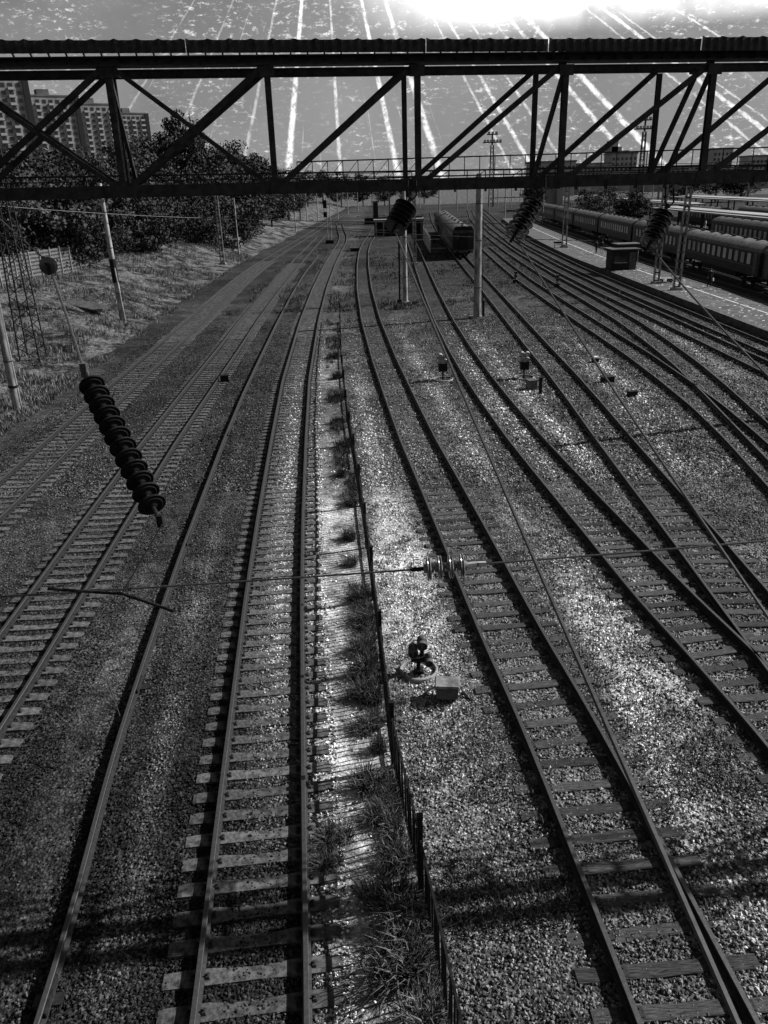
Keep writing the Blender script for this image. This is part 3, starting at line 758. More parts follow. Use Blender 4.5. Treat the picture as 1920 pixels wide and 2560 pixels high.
p = at_ground(306, 795)
pl = pole('concrete_pole', p, 11.2, .23, .17, 'tall pale pole with a dark sleeve standing on the weedy bank', (-.2, 0), arms=((6.2, -.9, .2, .035), (9.4, -.9, .1, .035), (9.9, .8, .1, .035)))
MB().lathe(p + Vector((-.08, 0, 3.4)), p + Vector((-.12, 0, 5.3)), [(0, .27), (1.9, .27)], 12).build('dark_sleeve', 'black', pl)
MB().tube(p + Vector((.26, -.1, .1)), p + Vector((.05, -.2, 4.6)), .06, n=6).build('conduit', 'cast', pl)
p = at_ground(45, 1022)
pl = pole('concrete_pole', p, 11.8, .24, .19, 'thick grey concrete pole cut off by the left picture edge', (0, 0))
MB().lathe(p + Vector((0, 0, 1.2)), p + Vector((0, 0, 2)), [(0, .265), (.12, .265)], 14).build('strap', 'black', pl)
MB().tube(p + Vector((.25, -.08, .0)), p + Vector((.22, -.08, 9)), .015, n=5).build('earth_wire', 'wire', pl)
p = at_ground(84, 895)
lattice_post('lattice_mast', p, 13.5, 1.35, .7, 'open lattice steel mast at the left edge of the weedy bank', n=16, r=.04)
p = at_ground(556, 650); twin_post('steel_post', p, 9.5, .5, 'twin-channel steel post on the mound, left of a thin pole')
p = at_ground(598, 640); pole('thin_pole', p, 9.0, .14, .1, 'thin pole right beside the twin-channel post on the mound')
big = Vector((8.5, 69, 0))
pl = pole('concrete_pole', big, 11.4, .34, .25, 'thickest concrete mast, standing right of the dark train', (0, 0), foot=True)
MB().tube(big + Vector((.42, -.1, 0)), big + Vector((.36, -.1, 8)), .03, n=6).build('cable_pipe', 'black', pl)
MB().tube(big + Vector((.5, -.3, 0)), big + Vector((.5, -.3, 1.5)), .09, n=8).build('stub_pipe', 'black', pl)
pole('concrete_pole', (2.75, 79.5, 0), 11.0, .24, .17, 'concrete pole with a rail post beside it, left of the dark train', (0, 0), foot=True)
tag(MB().beam((2.2, 80.2, -.2), (2.25, 80.2, 8.5), .16, .16).box((2.2, 80.2, .1), (.5, .5, .3)).box((2.25, 80.2, 8.55), (.2, .2, .1)).build('rail_post', 'black'), 'dark rail post close to the left of a concrete pole', 'post')
twin_post('steel_post', (4.35, 126, 0), 7.5, .35, 'short twin post right of the curving tracks, far left of the train', None)
twin_post('steel_post', (5.5, 118, 0), 9.5, .38, 'twin post between the train shadow and a white board fence', None)
PZ = .55
q = at_z(1640, 709, PZ); twin_post('steel_post', q, 10.6, .5, 'twin-channel post on the platform beside a small cart', None)
q = at_z(1690, 725, PZ); twin_post('steel_post', q, 10.8, .55, 'nearest twin-channel post on the platform', None, .25)
q = at_z(1410, 619, PZ); twin_post('steel_post', q, 10.6, .7, 'twin-channel post on the platform, far beyond the kiosk', None)
pole('concrete_pole', (21.4, 37.2, 0), 11.0, .22, .16, 'concrete pole just outside the right edge, its thin shadow crossing the tracks', (0, 0), arms=((9.6, -1.6, .1, .05),))
# many distant catenary posts
spots = []
for (px, py, h) in ((640, 600, 9), (660, 585, 9), (740, 580, 9), (768, 560, 9), (795, 555, 9.5), (812, 545, 9.5), (845, 550, 10), (870, 535, 10), (895, 530, 10),
                    (1098, 590, 9.6), (1142, 530, 10), (1168, 525, 10), (1222, 535, 10), (1244, 520, 10), (1262, 545, 10), (1278, 520, 10), (1300, 515, 10), (1320, 520, 10),
                    (1356, 560, 9.8), (1379, 512, 10), (1386, 516, 10), (1445, 520, 10), (1468, 525, 10), (1512, 505, 10), (1565, 510, 10), (1600, 560, 10), (1625, 550, 10), (1865, 525, 10.5), (1050, 520, 10), (1010, 525, 10), (930, 515, 10)):
    spots.append((at_z(px, py, 0), h))
pm = MB().tube((0, 0, -.2), (0, 0, 1), .17, .13, 8).mesh('shaft', 'cast')
am = MB().tube((0, 0, 0), (2.2, 0, .5), .05, n=5).tube((0, 0, 1.2), (2.0, 0, .5), .03, n=4).mesh('cross_arm', 'black')
ORD = ['first', 'second', 'third', 'fourth', 'fifth', 'sixth', 'seventh', 'eighth', 'ninth', 'tenth', 'eleventh', 'twelfth', 'thirteenth', 'fourteenth', 'fifteenth', 'sixteenth', 'seventeenth', 'eighteenth', 'nineteenth', 'twentieth', 'twenty-first', 'twenty-second', 'twenty-third', 'twenty-fourth']
SEEN = {}
ROWS = ['among the trees at far left', 'in front of the far trees', 'by the far curve of the tracks', 'behind the dark train', 'left of the long passenger train', 'behind the long passenger train', 'in the far yard at right']
for i, (p, h) in sorted(enumerate(spots), key=lambda q: q[1][0].x / q[1][0].y):
    lab = ROWS[0] if i < 2 else ROWS[1] if i < 5 else ROWS[2] if i < 9 else ROWS[3] if i < 12 else ROWS[4] if i < 19 else ROWS[5] if i < 27 else ROWS[6] if i == 27 else ROWS[3]
    e = empty('catenary_post', p, 0, ORD[SEEN.setdefault(lab, -1) + 1] + ' slim pale catenary post from the left ' + lab, 'pole', 'slim catenary posts ' + lab)
    SEEN[lab] += 1
    place('shaft', pm, e, (0, 0, 0), scale=(1, 1, h)); place('cross_arm', am, e, (0, 0, h - 2), rz=math.pi if i % 2 else 0)

# span wires across the tracks
for (a, b2, lab) in (((500, 545), (1010, 556), 'upper of the three span wires left of the rail post'), ((500, 552), (1010, 578), 'middle of the three span wires left of the rail post'), ((640, 562), (1010, 584), 'lowest of the three span wires left of the rail post'),
                ((1010, 556), (1330, 558), 'upper span wire passing in front of the dark train'), ((1010, 585), (1480, 602), 'lower span wire from the dark train to the platform')):
    wire('span_wire', [at_y(a[0], a[1], 80), at_y(b2[0], b2[1], 80)], .035, lab, sag=.05)
wire('span_wire', [at_y(0, 515, 60), at_y(500, 545, 80)], .02, 'thin span wire in front of the left trees', sag=.1)

# ------------------------------------------------------------------ dwarf signals and boxes near the tracks
def ring(mb, c, r, w, h, n=24, mi=0):
    prof = [(0, r), (h * .8, r), (h, r - w * .3), (h, r - w * .7), (h * .8, r - w), (0, r - w)]
    mb.lathe(Vector(c), Vector(c) + Vector((0, 0, 1)), prof, n, mi); mb.f.pop(); mb.f.pop(); mb.m.pop(); mb.m.pop(); return mb
def head(mb, c, r, L, tilt=.0):
    """a hooded lamp: rounded housing along -y with a visor"""
    c = Vector(c); d = Vector((0, -1, -.15)).normalized()
    mb.lathe(c - d * L * .5, c + d * L, [(0, r * .3), (L * .12, r * .75), (L * .3, r), (L * .75, r), (L * .8, r * 1.1), (L * 1.15, r * 1.1), (L * 1.15, r * .95), (L * .85, r * .9)], 14); return mb
p = Vector((.72, 16.25, 0))
sg = empty('dwarf_signal', p, 0, 'nearest dwarf signal with two rounded lamp heads inside a ring kerb', 'signal', 'dwarf signals between the tracks')
ring(MB(), p, .47, .07, .1).build('ring_kerb', 'cast', sg, True)
MB().tube(p - Vector((0, 0, .05)), p + Vector((0, 0, .35)), .05, n=10).box(p + Vector((0, 0, .03)), (.24, .24, .06)).build('stem', 'black', sg)
MB().box(p + Vector((.0, 0, .38)), (.36, .16, .1)).build('bracket', 'black', sg)
def lamp(c, r):
    h_ = MB(); c = Vector(c)
    h_.lathe(c, c + Vector((0, 0, 1)), [(0, r * .55), (.03, r * .85), (.1, r), (.26, r * .98), (.34, r * .8), (.38, r * .4)], 14)
    o = h_.build('lamp_head', 'steel2', sg, True)
    v = MB(); v.lathe(c + Vector((0, .02, .2)), c + Vector((0, -.3, .17)), [(0, r * .9), (.12, r * 1.05), (.2, r * 1.0), (.2, r * .85), (.1, r * .8)], 14)
    sub('hood', v, 'steel2', o, True)
lamp(p + Vector((-.13, .0, .42)), .12); lamp(p + Vector((.09, .05, .6)), .125)
MB().tube(p + Vector((.09, .05, .4)), p + Vector((.09, .05, .62)), .05, n=8).build('riser', 'black', sg)
lamp(p + Vector((.24, -.08, .2)), .1)
p = Vector((1.32, 15.15, 0))
jb = empty('junction_box', p, 0, 'pale lidded junction box beside the nearest dwarf signal', 'box')
MB().box(p + Vector((0, 0, .26)), (.5, .4, .3), -.1).build('case', 'steel2', jb)
MB().box(p + Vector((0, 0, .44)), (.56, .46, .05), -.1, 0, .92).build('lid', 'cast', jb)
for s in (-1, 1): MB().box(p + Vector((s * .16, 0, .06)), (.06, .3, .14), -.1).build('leg', 'black', jb)
MB().tube(p + Vector((-.28, .1, .25)), p + Vector((-.42, .3, .02)), .03, n=6).build('cable_pipe', 'boxpaint', jb)
MB().beam(p + Vector((.36, .18, .03)), p + Vector((.55, -.15, .03)), .05, .03).build('prop_bar', 'black', jb)
def four_lamp(p, label):
    p = Vector(p); sg = empty('dwarf_signal', p, 0, label, 'signal', 'dwarf signals between the tracks')
    ring(MB(), p, .62, .07, .09).build('ring_kerb', 'cast', sg, True)
    MB().tube(p, p + Vector((0, 0, .5)), .05, n=8).build('stem', 'black', sg)
    MB().box(p + Vector((0, 0, .75)), (.5, .4, .42)).box(p + Vector((0, 0, .98)), (.66, .5, .05)).build('case', 'black', sg)
    for i in (-1, 1):
        for k in (0, 1):
            h_ = MB(); head(h_, p + Vector((i * .15, 0, 1.14 + k * .32)), .13, .3)
            h_.build('lamp_head', 'boxpaint', sg, True)
    MB().box(p + Vector((0, .06, 1.3)), (.66, .08, .06)).build('cross_bar', 'black', sg)
four_lamp((3.75, 46.6, 0), 'four-lamp dwarf signal left of the timber track, third from the fence')
four_lamp((8.55, 46.4, 0), 'four-lamp dwarf signal between two timber tracks, right of its twin')
def small_box(px, py, sx, sy, sz, label, m='black', name='track_box'):
    p = at_z(px, py, 0); e = empty(name, p, 0, label, 'box')
    MB().box(p + Vector((0, 0, sz / 2)), (sx, sy, sz), .2).build('case', m, e)
    MB().box(p + Vector((0, 0, sz + .02)), (sx * 1.1, sy * 1.1, .04), .2).build('lid', m, e)
small_box(1518, 955, .7, .4, .3, 'low dark box lying between timber tracks, mid right')
small_box(1328, 972, .5, .5, .5, 'squat pale box just below the right-hand four-lamp signal', 'steel2')
small_box(1350, 985, .14, .14, .9, 'thin short post right of the squat pale box', 'black', 'marker_post')
small_box(1580, 990, .5, .3, .25, 'small dark box under the sloping wire at mid right')
small_box(1488, 905, .4, .3, .2, 'tiny dark box on the grass near the sloping wire')
small_box(562, 955, .5, .35, .4, 'round-topped box beside the second track from the left')
for (px, py, lab) in ((1288, 708, 'low twin-bulb signal right of the thickest concrete mast'), (1392, 718, 'low dark signal left of the platform, beyond the tracks')):
    p = at_z(px, py, 0); sg = empty('ground_signal', p, 0, lab, 'signal')
    MB().box(p + Vector((0, 0, .2)), (.5, .4, .4)).build('base', 'black', sg)
    MB().tube(p + Vector((0, 0, .4)), p + Vector((0, 0, .7)), .06, n=8).build('stem', 'black', sg)
    for k in (0, 1):
        h_ = MB(); head(h_, p + Vector((0, 0, .82 + .34 * k)), .16, .3); h_.build('lamp_head', 'steel2', sg, True)
# mast signal
p = Vector((-9.1, 166, 0)); ms = empty('mast_signal', p, 0, 'twin-mast signal with black heads where the tracks curve away', 'signal')
for s in (-.35, .35): MB().tube(p + Vector((s, 0, 0)), p + Vector((s, 0, 8.6)), .09, .07, 8).build('mast', 'cast', ms)
MB().box(p + Vector((-.6, -.2, 7.3)), (.7, .3, 1.5)).build('signal_head', 'black', ms)
MB().box(p + Vector((-.6, -.2, 5.4)), (.7, .3, 1.0)).build('signal_head', 'black', ms)
MB().box(p + Vector((0, 0, .3)), (1.6, 1, .7)).build('base', 'black', ms)
# buffer stop and point machine by the far curve
p = at_z(888, 628, 0); pm_ = empty('point_machine', p, 0, 'dark point machine on the far curve of the fence-side track', 'point machine')
MB().box(p + Vector((0, 0, .3)), (1.6, .9, .5)).build('case', 'black', pm_); MB().tube(p + Vector((-.8, 0, .2)), p + Vector((-2.2, 0, .15)), .06, n=6).build('rod', 'black', pm_)

# ------------------------------------------------------------------ platform
def pl_edge(y): return 27.3 + max(0, y - 112) ** 1.35 * .0125
def pl_edge2(y): return 33.1 + max(0, y - 90) ** 1.3 * .012
mb = MB(); ys = list(np.arange(38, 240, 4.0)); vs = []
for y in ys: vs += [(pl_edge(y) + .3, y, PZ), (pl_edge2(y) - .3, y, PZ), (pl_edge2(y) - .3, y, -.2), (pl_edge(y) + .3, y, -.2)]
fs = []
for i in range(len(ys) - 1):
    for j in range(4): fs.append((i * 4 + j, i * 4 + 4 + j, i * 4 + 4 + (j + 1) % 4, i * 4 + (j + 1) % 4))
fs = [f[::-1] for f in fs]
mb.add(vs, fs); pf = tag(mb.build('platform', 'asphalt'), kind='structure')
for i, y in enumerate(np.arange(38, 236, 3.0)):
    for e, s in ((pl_edge, 1), (pl_edge2, -1)):
        a, b2 = e(y) + s * .15, e(y + 3) + s * .15
        place('edge_slab', MB().beam((a, y + .02, PZ + .02 - .4), (b2, y + 2.98, PZ + .02 - .4), .3, .8).mesh('edge_slab', 'kerb'), pf)
line = MB()
for y in np.arange(40, 200, 3.2):
    c = (pl_edge(y) * .4 + pl_edge2(y) * .6); line.beam((c, y, PZ + .004), (pl_edge(y + 2.9) * .4 + pl_edge2(y + 2.9) * .6, y + 2.9, PZ + .004), .12, .006)
place('painted_line', line.mesh('painted_line', 'white'), pf)
lv = MB(); r = random.Random(5)
for i in range(900):
    y = 45 + 110 * r.random() ** 1.4; x = pl_edge(y) + .5 + (pl_edge2(y) - pl_edge(y) - 1) * r.random(); s = .04 + .09 * r.random() ** 3
    lv.add([(x - s, y - s * .7, PZ + .006), (x + s * .8, y - s, PZ + .008), (x + s, y + s * .8, PZ + .006), (x - s * .6, y + s, PZ + .01)], [(0, 1, 2, 3)])
tag(place('litter', lv.mesh('litter', 'white')), 'pale scraps and fallen leaves strewn over the platform', 'litter', kind='stuff')

# kiosk
p = at_z(1548, 672, PZ); p.x = max(p.x, 29.3); kx = empty('kiosk', p, 0, 'dark kiosk with two stepped flat roofs on the platform', 'kiosk')
MB().box(p + Vector((0, 0, 1.15)), (2.9, 2.6, 2.3)).build('wall', 'steel', kx)
MB().box(p + Vector((-.15, -.4, 2.36)), (3.5, 3.4, .12), .05).build('canopy', 'steel2', kx)
MB().box(p + Vector((.9, 1.3, 2.75)), (3.0, 2.4, .12), .05).build('upper_roof', 'steel2', kx)
MB().box(p + Vector((.9, 1.3, 2.5)), (2.7, 2.1, .42), .05).build('upper_wall', 'steel', kx)
MB().box(p + Vector((-.5, -1.32, 1.35)), (1.4, .06, .9)).build('shop_window', 'glass', kx)
dr = MB().box(p + Vector((.95, -1.33, 1.0)), (.75, .07, 1.95)).build('door', 'steel2', kx); sub('handle', MB().box(p + Vector((.68, -1.38, 1.0)), (.04, .05, .16)), 'boxpaint', dr)
MB().tube(p + Vector((1.35, -1.95, 0)), p + Vector((1.35, -1.95, 2.3)), .04, n=6).build('canopy_post', 'cast', kx)
MB().tube(p + Vector((-1.7, -1.95, 0)), p + Vector((-1.7, -1.95, 2.3)), .04, n=6).build('canopy_post', 'steel', kx)
MB().box(p + Vector((-.5, -1.5, .85)), (1.5, .4, .06)).build('counter', 'boxpaint', kx)

def cart(name, p, label, w=.9, l=1.3):
    e = empty(name, p, 0, label, 'cart'); p = Vector(p)
    MB().box(p + Vector((0, 0, .42)), (l, w, .06)).build('bed', 'boxpaint', e)
    for sx in (-1, 1):
        for sy in (-1, 1):
            c = p + Vector((sx * l * .38, sy * w * .42, .19)); o = MB().lathe(c - Vector((0, .04, 0)), c + Vector((0, .04, 0)), [(0, .12), (0, .19), (.08, .19), (.08, .12)], 12).build('wheel', 'black', e)
            sub('rim', MB().lathe(c - Vector((0, .05, 0)), c + Vector((0, .05, 0)), [(0, .03), (.02, .12), (.08, .12), (.1, .03)], 10), 'boxpaint', o)
    for sx in (-1, 1): MB().tube(p + Vector((sx * l * .48, 0, .42)), p + Vector((sx * l * .48, 0, 1.2)), .025, n=6).build('upright', 'steel2', e)
    MB().tube(p + Vector((l * .48, -w * .4, 1.2)), p + Vector((l * .48, w * .4, 1.2)), .025, n=6).build('push_bar', 'steel2', e)
    for i in range(3): MB().beam(p + Vector((-l * .48, -w * .5, .55 + i * .22)), p + Vector((l * .48, -w * .5, .55 + i * .22)), .03, .03).build('side_slat', 'boxpaint', e)
cart('luggage_cart', at_z(1662, 706, PZ), 'pale luggage cart at the foot of the platform post')
cart('vendor_cart', at_z(1536, 669, PZ), 'low vendor cart in the shade in front of the kiosk', .8, 1.2)
p = at_z(1396, 619, PZ); bn = empty('bench', p, 0, 'small dark bench beside the far platform post', 'bench')
MB().box(p + Vector((0, 0, .45)), (1.5, .4, .06)).build('seat', 'black', bn); MB().box(p + Vector((0, .22, .75)), (1.5, .05, .3)).build('backrest', 'black', bn)
for s in (-.6, .6): MB().box(p + Vector((s, 0, .21)), (.06, .35, .42)).build('leg', 'black', bn)

# ------------------------------------------------------------------ people
def person(p, rz, label, step=.25, top='fabric1', legs='fabric1', arm=.1, bag=False):
    J = {'pel': (0, 0, .95, .15), 'chest': (0, 0, 1.28, .165), 'sho': (0, 0, 1.43, .12), 'neck': (0, 0, 1.52, .06), 'head': (0, .01, 1.62, .085), 'crown': (0, 0, 1.74, .075), 'nose': (0, .09, 1.63, .03)}
    E = [('pel', 'chest'), ('chest', 'sho'), ('sho', 'neck'), ('neck', 'head'), ('head', 'crown'), ('head', 'nose')]
    for s, n_ in ((-1, 'l'), (1, 'r')):
        st_ = step * s
        J.update({n_ + 'hip': (s * .1, 0, .9, .1), n_ + 'knee': (s * .1, st_ * .6, .5, .07), n_ + 'ank': (s * .1, st_ - (.06 if s < 0 else 0), .09, .045), n_ + 'toe': (s * .11, st_ + .16, .04, .035),
                  n_ + 'shj': (s * .2, 0, 1.42, .065), n_ + 'elb': (s * .25, -st_ * .5 - .02, 1.14, .048), n_ + 'wri': (s * .25, -st_ * .7 + arm, .9, .035), n_ + 'han': (s * .25, -st_ * .7 + arm + .03, .8, .038), n_ + 'thu': (s * .22, -st_ * .7 + arm + .07, .83, .014)})
        E += [('pel', n_ + 'hip'), (n_ + 'hip', n_ + 'knee'), (n_ + 'knee', n_ + 'ank'), (n_ + 'ank', n_ + 'toe'), ('sho', n_ + 'shj'), (n_ + 'shj', n_ + 'elb'), (n_ + 'elb', n_ + 'wri'), (n_ + 'wri', n_ + 'han'), (n_ + 'han', n_ + 'thu')]
    names = list(J); me = bpy.data.meshes.new('tmp'); me.from_pydata([J[n][:3] for n in names], [(names.index(a), names.index(b2)) for a, b2 in E], [])
    o = bpy.data.objects.new('tmp', me); col.objects.link(o); o.modifiers.new('s', 'SKIN'); m2 = o.modifiers.new('d', 'SUBSURF'); m2.levels = 1; m2.render_levels = 1
    for i, n in enumerate(names):
        sv_ = me.skin_vertices[0].data[i]; sv_.radius = (J[n][3], J[n][3]); sv_.use_root = n == 'pel'
    dg = bpy.context.evaluated_depsgraph_get(); bm_ = bpy.data.meshes.new_from_object(o.evaluated_get(dg)); bpy.data.objects.remove(o); bm_.name = 'body'
    for m_ in (top, legs, 'skin', 'black'): bm_.materials.append(M[m_])
    for f in bm_.polygons:
        z = f.center.z; x = abs(f.center.x); f.use_smooth = True
        f.material_index = 3 if z < .1 else 2 if (z > 1.5 or (x > .19 and z < .92 and z > .7)) else 0 if (z > .95 or x > .19) else 1
    e = empty('person', p, rz, label, 'person', 'people on the platforms')
    place('body', bm_, e)
    h_ = MB(); h_.lathe((0, -.02, 1.64), (0, -.02, 2), [(0, .1), (.06, .105), (.12, .085), (.16, .03)], 12); local('hair', h_, 'hair', e, True)
    if bag: local('bag', MB().box((.3, .02, .72), (.12, .32, .26)).beam((.3, -.1, .84), (.3, .14, .84), .02, .06), 'fabric2', e)
    return e
person(at_z(1772, 718, PZ), -.5, 'lone walker with a pale bag near the platform edge', .3, bag=True)
person(at_z(1490, 634, PZ), .2, 'left one of two people standing beyond the kiosk', .12)
person(at_z(1504, 634, PZ), -.2, 'right one of two people standing beyond the kiosk', .16, legs='fabric2')
person(at_z(1560, 670, PZ), 1.9, 'person in pale top beside the vendor cart', .1, top='fabric2')
person(at_z(1762, 573, .6), .4, 'pale-dressed left one of two people behind the coach roof', .12, top='fabric2', legs='fabric2')
person(at_z(1781, 570, .6), -.3, 'pale-dressed right one of two people behind the coach roof', .12, top='fabric2')

# ------------------------------------------------------------------ trains
def coach_meshes(L, W_, zf, h, body, roof, win, nwin, winmat):
    """meshes in local space: length along y, centre at x=0, floor at zf"""
    D = {}
    pts = [(-W_ / 2, zf), (W_ / 2, zf), (W_ / 2, zf + h * .72), (-W_ / 2, zf + h * .72)]
    b1 = MB(); b1.box((0, 0, zf + h * .36), (W_, L, h * .72)); D['body'] = b1.mesh('body', body)
    rf = MB(); prof = [(-W_ / 2 - .03, zf + h * .72), (-W_ / 2 + .02, zf + h * .82), (-W_ * .36, zf + h * .92), (-W_ * .18, zf + h * .98), (0, zf + h), (W_ * .18, zf + h * .98), (W_ * .36, zf + h * .92), (W_ / 2 - .02, zf + h * .82), (W_ / 2 + .03, zf + h * .72)]
    n = len(prof); rf.v = [(x, -L / 2 - .02, z) for x, z in prof] + [(x, L / 2 + .02, z) for x, z in prof]
    rf.f = [(i, i + 1, n + i + 1, n + i) for i in range(n - 1)] + [tuple(range(n))[::-1], tuple(range(n, 2 * n)), (0, n, 2 * n - 1, n - 1)]; rf.m = [0] * len(rf.f)
    D['roof'] = rf.mesh('roof', roof, True)
    D['vent'] = MB().box((0, 0, .06), (.35, .5, .14), 0, 0, .8).mesh('roof_vent', 'black')
    D['window'] = MB().box((0, 0, 0), (.05, .95, 1.05)).mesh('window', winmat)
    D['frame'] = MB().box((0, 0, .56), (.07, 1.1, .06)).box((0, 0, -.56), (.07, 1.1, .06)).box((0, .52, 0), (.07, .06, 1.1)).box((0, -.52, 0), (.07, .06, 1.1)).mesh('window_frame', 'black')
    bg_ = MB(); bg_.box((0, 0, .6), (2.2, 2.9, .25))
    for y in (-1.2, 1.2):
        for x in (-.8, .8): bg_.lathe((x - .07, y, .475), (x + .07, y, .475), [(0, .2), (0, .475), (.14, .475), (.14, .2)], 16)
    D['bogie'] = bg_.mesh('bogie', 'black'); D['under'] = MB().box((0, 0, zf - .35), (2.3, L * .45, .6)).mesh('underframe', 'black')
    D['door'] = MB().box((0, 0, 0), (.05, .8, 2.0)).mesh('door', 'steel2'); D['waist'] = MB().box((0, 0, 0), (.03, L - .4, .1)).mesh('waist_rail', 'steel2')
    D['bellows'] = MB().box((0, 0, zf + 1.15), (1.3, .4, 2.2)).mesh('gangway', 'black')
    return D
def coach(D, x, y, hd, L, W_, zf, h, nwin, label, group, name='passenger_coach', vents=14, ends=1):
    e = empty(name, (x, y, RT_Z - .2), -hd, label, 'train coach', group)
    place('body', D['body'], e)
    rf = place('roof', D['roof'], e)
    for i in range(vents): place('roof_vent', D['vent'], rf, (.25 if i % 2 else -.15, -L / 2 + 1 + (L - 2) * i / max(1, vents - 1), zf + h - .01))
    for s in (-1, 1):
        place('waist_rail', D['waist'], e, (s * (W_ / 2 + .014), 0, zf + .85))
        for i in range(nwin):
            w = place('window', D['window'], e, (s * (W_ / 2 + .005), -L / 2 + 2.6 + (L - 5.2) * i / max(1, nwin - 1), zf + 1.55))
            place('window_frame', D['frame'], w)
        for q in (-1, 1): place('door', D['door'], e, (s * (W_ / 2 + .005), q * (L / 2 - 1.0), zf + 1.15))
    for q in (-1, 1):
        place('bogie', D['bogie'], e, (0, q * (L / 2 - 3.8), 0)); place('gangway', D['bellows'], e, (0, q * (L / 2 + .2), 0))
    place('underframe', D['under'], e); return e
PC = coach_meshes(24, 3.1, 1.25, 3.15, 'coach', 'coachroof', True, 12, 'blind')
PC2 = coach_meshes(24, 3.1, 1.25, 3.15, 'coach', 'darkroof', True, 12, 'blind')
names = ['nearest coach of the long passenger train, cut by the right edge', 'coach with a pale roof and lit blinds opposite the lone walker', 'third coach of the long passenger train, behind the platform post', 'fourth coach of the long passenger train, behind the kiosk', 'fifth coach of the long passenger train', 'sixth coach of the long passenger train', 'far last coach of the long passenger train']
for i, y in enumerate((67.2, 92.2, 117.2, 142.2, 167.2, 192.2, 217.2)):
    coach(PC if i < 2 else PC2, float(lx('T12', y)), y, heading('T12', y), 24, 3.1, 1.25, 3.15, 12 if i % 3 else 13, names[i], 'coaches of the long passenger train')
# the dark train in the middle
DC = coach_meshes(22, 3.15, 1.25, 3.4, 'coach', 'darkroof', True, 8, 'glass')
for i, (y, lab) in enumerate(((134.5, 'front coach of the dark train, its blunt end facing the camera'), (158, 'second coach of the dark train in the middle of the yard'), (182, 'third coach of the dark train in the middle of the yard'))):
    c = coach(DC, float(lx('T6', y)) + .2, y, heading('T6', y), 22, 3.15, 1.25, 3.4, 8, lab, 'coaches of the dark train', vents=6)
    if i == 0:
        local('end_hood', MB().box((0, -11.1, 4.35), (2.9, .3, .5), 0, 0, .8), 'black', c); local('headstock', MB().box((0, -11.15, 1.1), (2.9, .25, .4)), 'steel2', c)
        for s in (-1, 1): local('buffer', MB().tube((s * .87, -11.1, 1.05), (s * .87, -11.7, 1.05), .08, n=8).lathe((s * .87, -11.7, 1.05), (s * .87, -11.8, 1.05), [(0, .22), (.06, .22)], 12), 'black', c, True)
        [local('end_window', MB().box((s * .7, -11.03, 3.1), (.7, .05, .8)), 'glass', c) for s in (-1, 1)]
# stock in the far yard at right
for i, (px, py, lab) in enumerate(((1850, 600, 'dark coach behind the pale-roofed coach, in the far right yard'), (1740, 548, 'second dark coach in the far right yard'), (1905, 556, 'dark wagon below the far canopy at the right edge'))):
    p = at_z(px, py, 2.0); coach(PC2, p.x + 3, p.y + 4, .05, 24, 3.1, 1.25, 3.15, 12, lab, 'dark coaches in the far right yard')
# far canopies
for i, (x, y, w, l, z, lab) in enumerate(((62, 150, 6, 60, 4.2, 'long pale platform canopy in the far right yard'), (84, 190, 8, 80, 5, 'wide pale shed roof at the far right edge'), (70, 215, 5, 60, 4.5, 'narrow pale canopy behind the long canopy'))):
    e = empty('platform_canopy', (x, y, 0), 0, lab, 'canopy', 'canopies in the far right yard')
    local('roof', MB().box((0, 0, z), (w, l, .25)).box((0, 0, z + .22), (w * .6, l, .2), 0, 0, .95), 'far', e)
    for k in range(int(l / 10)):
        for s in (-1, 1): local('column', MB().box((s * w * .35, -l / 2 + 4 + k * 10, z / 2), (.25, .25, z)), 'steel', e)
# white board fence and low shelter near the dark train
wf = empty('board_fence', (9.3, 150, 0), 0, 'fence of tall white boards left of the dark train', 'fence'); bm_ = MB().box((0, 0, 1.3), (.06, .34, 2.6)).mesh('board', 'white')
for i in range(26): place('board', bm_, wf, (-.4 + .02 * i, -14 + i * 1.15, 0))
for z in (.6, 2.1): local('fence_rail', MB().beam((-.4 + .05, -14, z), (.12 + .05, 15, z), .05, .1), 'white', wf)
e = empty('track_shelter', (5.2, 185, 0), 0, 'low open shelter with a pale flat roof left of the white boards', 'shelter')
local('roof', MB().box((0, 0, 3.2), (11, 3.4, .5)), 'far', e); local('roof_edge', MB().box((0, -1.72, 3.75), (10, .12, .35)), 'steel', e)
for i in range(7): local('column', MB().box((-5 + i * 1.65, -1.5, 1.5), (.3, .3, 3)), 'cast', e)
local('back_wall', MB().box((0, 1.5, 1.5), (10.8, .2, 3)), 'steel', e)
# signal cabin left of the shelter
p = at_z(940, 560, 0); e = empty('signal_cabin', p, 0, 'dark mushroom-shaped watch cabin at the far end of the fence-side track', 'cabin')
local('tower', MB().box((0, 0, 3.2), (1.4, 1.4, 5)), 'steel', e); local('wide_base', MB().box((0, 0, .9), (6.5, 3, 1.6)), 'black', e); local('roof', MB().box((0, 0, 5.9), (2.2, 2.2, .3)), 'black', e)

